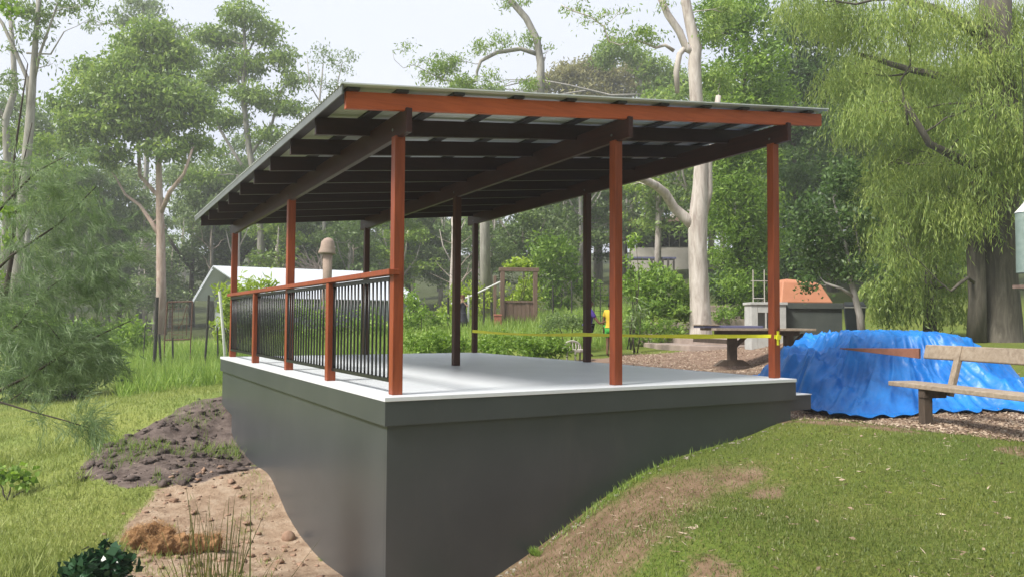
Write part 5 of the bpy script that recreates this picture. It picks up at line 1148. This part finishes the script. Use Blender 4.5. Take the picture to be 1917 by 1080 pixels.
scatter('wall_weeds', 'green weeds growing along the foot of the dark front wall', 1100, lambda n: (lambda t_: np.stack([1.3+2.6*t_, -.04-.12*rng.random(n)**2], 1))(np.clip(rng.normal(.28, .14, n), 0, 1)*(rng.random(n) > .3)+.6*(rng.random(n) > .8)*rng.random(n)), .065, .005, MT['tallgrass'], up=True, cat='weeds')
scatter('mulch', 'brown bark mulch spread under the bench and around the step', 32000, view_sampler(1150, 2100, 6, 21, lambda x, y: rng.random(len(x)) < zones(x, y)[2]), .045, .014, MT['straw'], flat=.25, cat='mulch')
scatter('straw_litter', 'straw and leaf litter strewn over the bare clay and the lawn', 3200, view_sampler(0, 2000, 4, 11, lambda x, y: (rng.random(len(x)) < .12+zones(x, y)[0]*.6+zones(x, y)[1]*.9+zones(x, y)[3]*.35)), .07, .006, MT['straw'], flat=.12, cat='litter')
scatter('clay_weeds', 'thin grass and weeds creeping over the bare clay beside the left wall', 5200, view_sampler(220, 720, 4.8, 11, lambda x, y: (zones(x, y)[0] > .2) & (n2(x, y, 2.6, 50)+.5*n2(x, y, 7, 51) > .25)), .055, .006, MT['grassL'], up=True, cat='weeds')
scatter('leaf_litter', 'brown fallen leaves dotted over the front lawn and the bare patches', 380, view_sampler(600, 2100, 3.4, 10), .045, .016, MT['straw'], flat=.3, cat='leaf litter')
scatter('mound_weeds', 'dry weeds and roots on the dark soil mound', 3000, view_sampler(150, 460, 7, 13, lambda x, y: (zones(x, y)[1] > .5) & (n2(x, y, 3.5, 9) > .1)), .13, .006, MT['gumleaf'], up=True, cat='weeds')
# clods and stones
def clods(name, label, n, sampler, smin, smax, mat, cat):
    xy = sampler(n); VV = []; FF = []; off = 0
    ico = bmesh.new(); bmesh.ops.create_icosphere(ico, subdivisions=2, radius=1); bv = np.array([v.co[:] for v in ico.verts]); bf = np.array([[v.index for v in f.verts] for f in ico.faces]); ico.free()
    for (x, y) in xy:
        s_ = smin+(smax-smin)*random.random()**3; jit = 1+.28*np.sin(bv@rng.normal(size=3)*3+random.random()*6)[:, None]+.22*np.sin(bv@rng.normal(size=3)*6+random.random()*6)[:, None]+.16*rng.normal(size=(len(bv), 1))
        sc = np.array([random.uniform(.7, 1.4), random.uniform(.7, 1.3), random.uniform(.4, .8)])*s_
        VV.append(bv*jit*sc+np.array([x, y, g1(x, y)+s_*.15])); FF.append(bf+off); off += len(bv)
    return tag(np_mesh(name, np.concatenate(VV), np.concatenate(FF), mat, smooth=False), label, cat, kind='stuff')
clods('clay_clods', 'clods and crumbs of clay on the bare strip beside the left wall', 900, view_sampler(200, 720, 4.6, 10, lambda x, y: rng.random(len(x)) < zones(x, y)[0]), .005, .042, MT['clod'], 'clods')
clods('soil_clods', 'dark soil lumps on the mound left of the pavilion', 520, view_sampler(150, 470, 7, 13, lambda x, y: rng.random(len(x)) < zones(x, y)[1]), .008, .065, MT['soil'], 'clods')
clods('pebbles', 'small pale stones along the bottom edge of the front wall', 110, lambda n: np.stack([.9+3.4*rng.random(n), -.03-.12*rng.random(n)**2], 1), .006, .022, MT['rock'], 'pebbles')
# round stone against the left wall
x, y = -.10, 2.5; ico = bmesh.new(); bmesh.ops.create_icosphere(ico, subdivisions=3, radius=.07)
for v in ico.verts: v.co *= 1+.15*mnoise.noise(v.co*14)
me = bpy.data.meshes.new('stone'); ico.to_mesh(me); ico.free(); me.materials.append(MT['clod']); me.polygons.foreach_set('use_smooth', [True]*len(me.polygons)); o = bpy.data.objects.new('stone', me); COL.objects.link(o); o.location = (x, y, g1(x, y)+.02); tag(o, 'single rounded stone lying against the foot of the left wall', 'stone')
# glossy dark bush bottom left
d = 4.1; b0 = G(178, d)
def broad(name, label, px, d, clumps, leaf_, L, W, dens, sub):
    return tree(name, label, 'shrub', G(px, d), [(wobble(G(px, d), Vector(P(c[0], c[1]+20, d)), 3, .08), [.012, .01, .007, .004]) for c in clumps], [K(c[0], c[1], c[2], c[3], d, .3) for c in clumps], MT['twig'], leaf_, L, W, dens, 'bush', sub, join=False, nring=6)
broad('glossy_shrub', 'small shrub with glossy dark green leaves at the bottom left corner', 180, 4.1, [(178,1055,52,26),(150,1075,38,24),(215,1075,38,22),(185,1095,60,30)], MT['darkgloss'], .055, .04, 2.6, .055)
broad('leafy_weed', 'low bright leafy weed in the left lawn at the picture edge', 25, 8.6, [(20,890,24,14),(45,898,16,10),(0,885,16,12)], MT['bright'], .09, .06, 1.1, .08)
# reedy grass clump in front
d = 4.3; b0 = G(405, d); VV = []; FF = []; off = 0; random.seed(9)
m_ = MB()
for k in range(64):
    bx_ = Vector(P(405+random.gauss(0, 26), 1100, d+random.uniform(-.25, .25)))-b0; bx_.z = -.02
    tipx = random.gauss(0, 55); tz = random.uniform(.22, .66); tip = Vector(Rt)*tipx*d/FPX*1.3+bx_*.6+Vector((0, 0, P(405, 1100, d)[2]-b0.z+tz*.85-.06)); tip += Vector(Fv)*random.uniform(-.15, .15)
    ctrlp = bx_.lerp(tip, .5)+Vector((0, 0, .12)); w_ = random.uniform(.0035, .0095); side = Vector(Rt)*w_; vs = []
    for q in range(8):
        t_ = q/7; p_ = bx_*(1-t_)**2+ctrlp*2*t_*(1-t_)+tip*t_*t_; vs += [p_-side*(1-t_*.92), p_+side*(1-t_*.92)+Vector(Fv)*.002]
    m_.add(vs, [(2*q, 2*q+1, 2*q+3, 2*q+2) for q in range(7)])
o = m_.build('reed_clump', MT['reed'], smooth=True); o.location = b0; tag(o, 'clump of long thin arching reed blades at the bottom of the picture', 'reeds')
random.seed(77)
# unseen trees added behind the camera shade the front wall
hz_o = MB().box((-195, -195, -12), (200, 200, 30)).build('haze', bpy.data.materials.new('haze_air')); hz_o['kind'] = 'stuff'
hm = hz_o.data.materials[0]; hm.use_nodes = True; hn = hm.node_tree; hn.nodes.remove(hn.nodes['Principled BSDF']); pv = hn.nodes.new('ShaderNodeVolumePrincipled')
pv.inputs['Color'].default_value = (.92, .94, .93, 1); pv.inputs['Density'].default_value = .0024; pv.inputs['Anisotropy'].default_value = .2; hn.links.new(pv.outputs[0], hn.nodes['Material Output'].inputs['Volume'])
# ------------------------------------------------------------------ light
wd = bpy.data.worlds.new('World'); scene.world = wd; wd.use_nodes = True; nt = wd.node_tree; bg = nt.nodes['Background']
sun_dir = Vector((-.80, -.10, .92)).normalized()     # towards the sun: open left side
el_ = math.asin(sun_dir.z); az = math.atan2(sun_dir.x, sun_dir.y)
sky = N(nt, 'ShaderNodeTexSky', sky_type='NISHITA'); sky.sun_disc = False; sky.sun_elevation = el_; sky.sun_rotation = az; sky.air_density = 1.2; sky.dust_density = 4; sky.ozone_density = 1.5
tc_ = N(nt, 'ShaderNodeTexCoord'); ns = N(nt, 'ShaderNodeTexNoise'); ns.inputs['Scale'].default_value = 2.2; ns.inputs['Detail'].default_value = 5; nt.links.new(tc_.outputs['Generated'], ns.inputs['Vector'])
cl = ramp(nt, [(.3, (6.9, 7.3, 8.4)), (.7, (8.0, 8.2, 8.9))], ns.outputs[0])
mx = N(nt, 'ShaderNodeMixRGB'); mx.inputs[0].default_value = .86; nt.links.new(sky.outputs[0], mx.inputs[1]); nt.links.new(cl.outputs[0], mx.inputs[2]); nt.links.new(mx.outputs[0], bg.inputs[0])
bg.inputs[1].default_value = .102
sl = bpy.data.lights.new('sun', 'SUN'); sl.energy = 4.8; sl.angle = R_(14); sl.color = (1., .96, .88); so_ = bpy.data.objects.new('sun', sl); COL.objects.link(so_)
so_.rotation_euler = sun_dir.to_track_quat('Z', 'Y').to_euler(); so_.location = (0, 0, 20)
scene.view_settings.view_transform = 'Standard'; scene.view_settings.look = 'None'; scene.view_settings.exposure = .45; scene.view_settings.gamma = 1
scene.cycles.max_bounces = 8; scene.cycles.transparent_max_bounces = 4
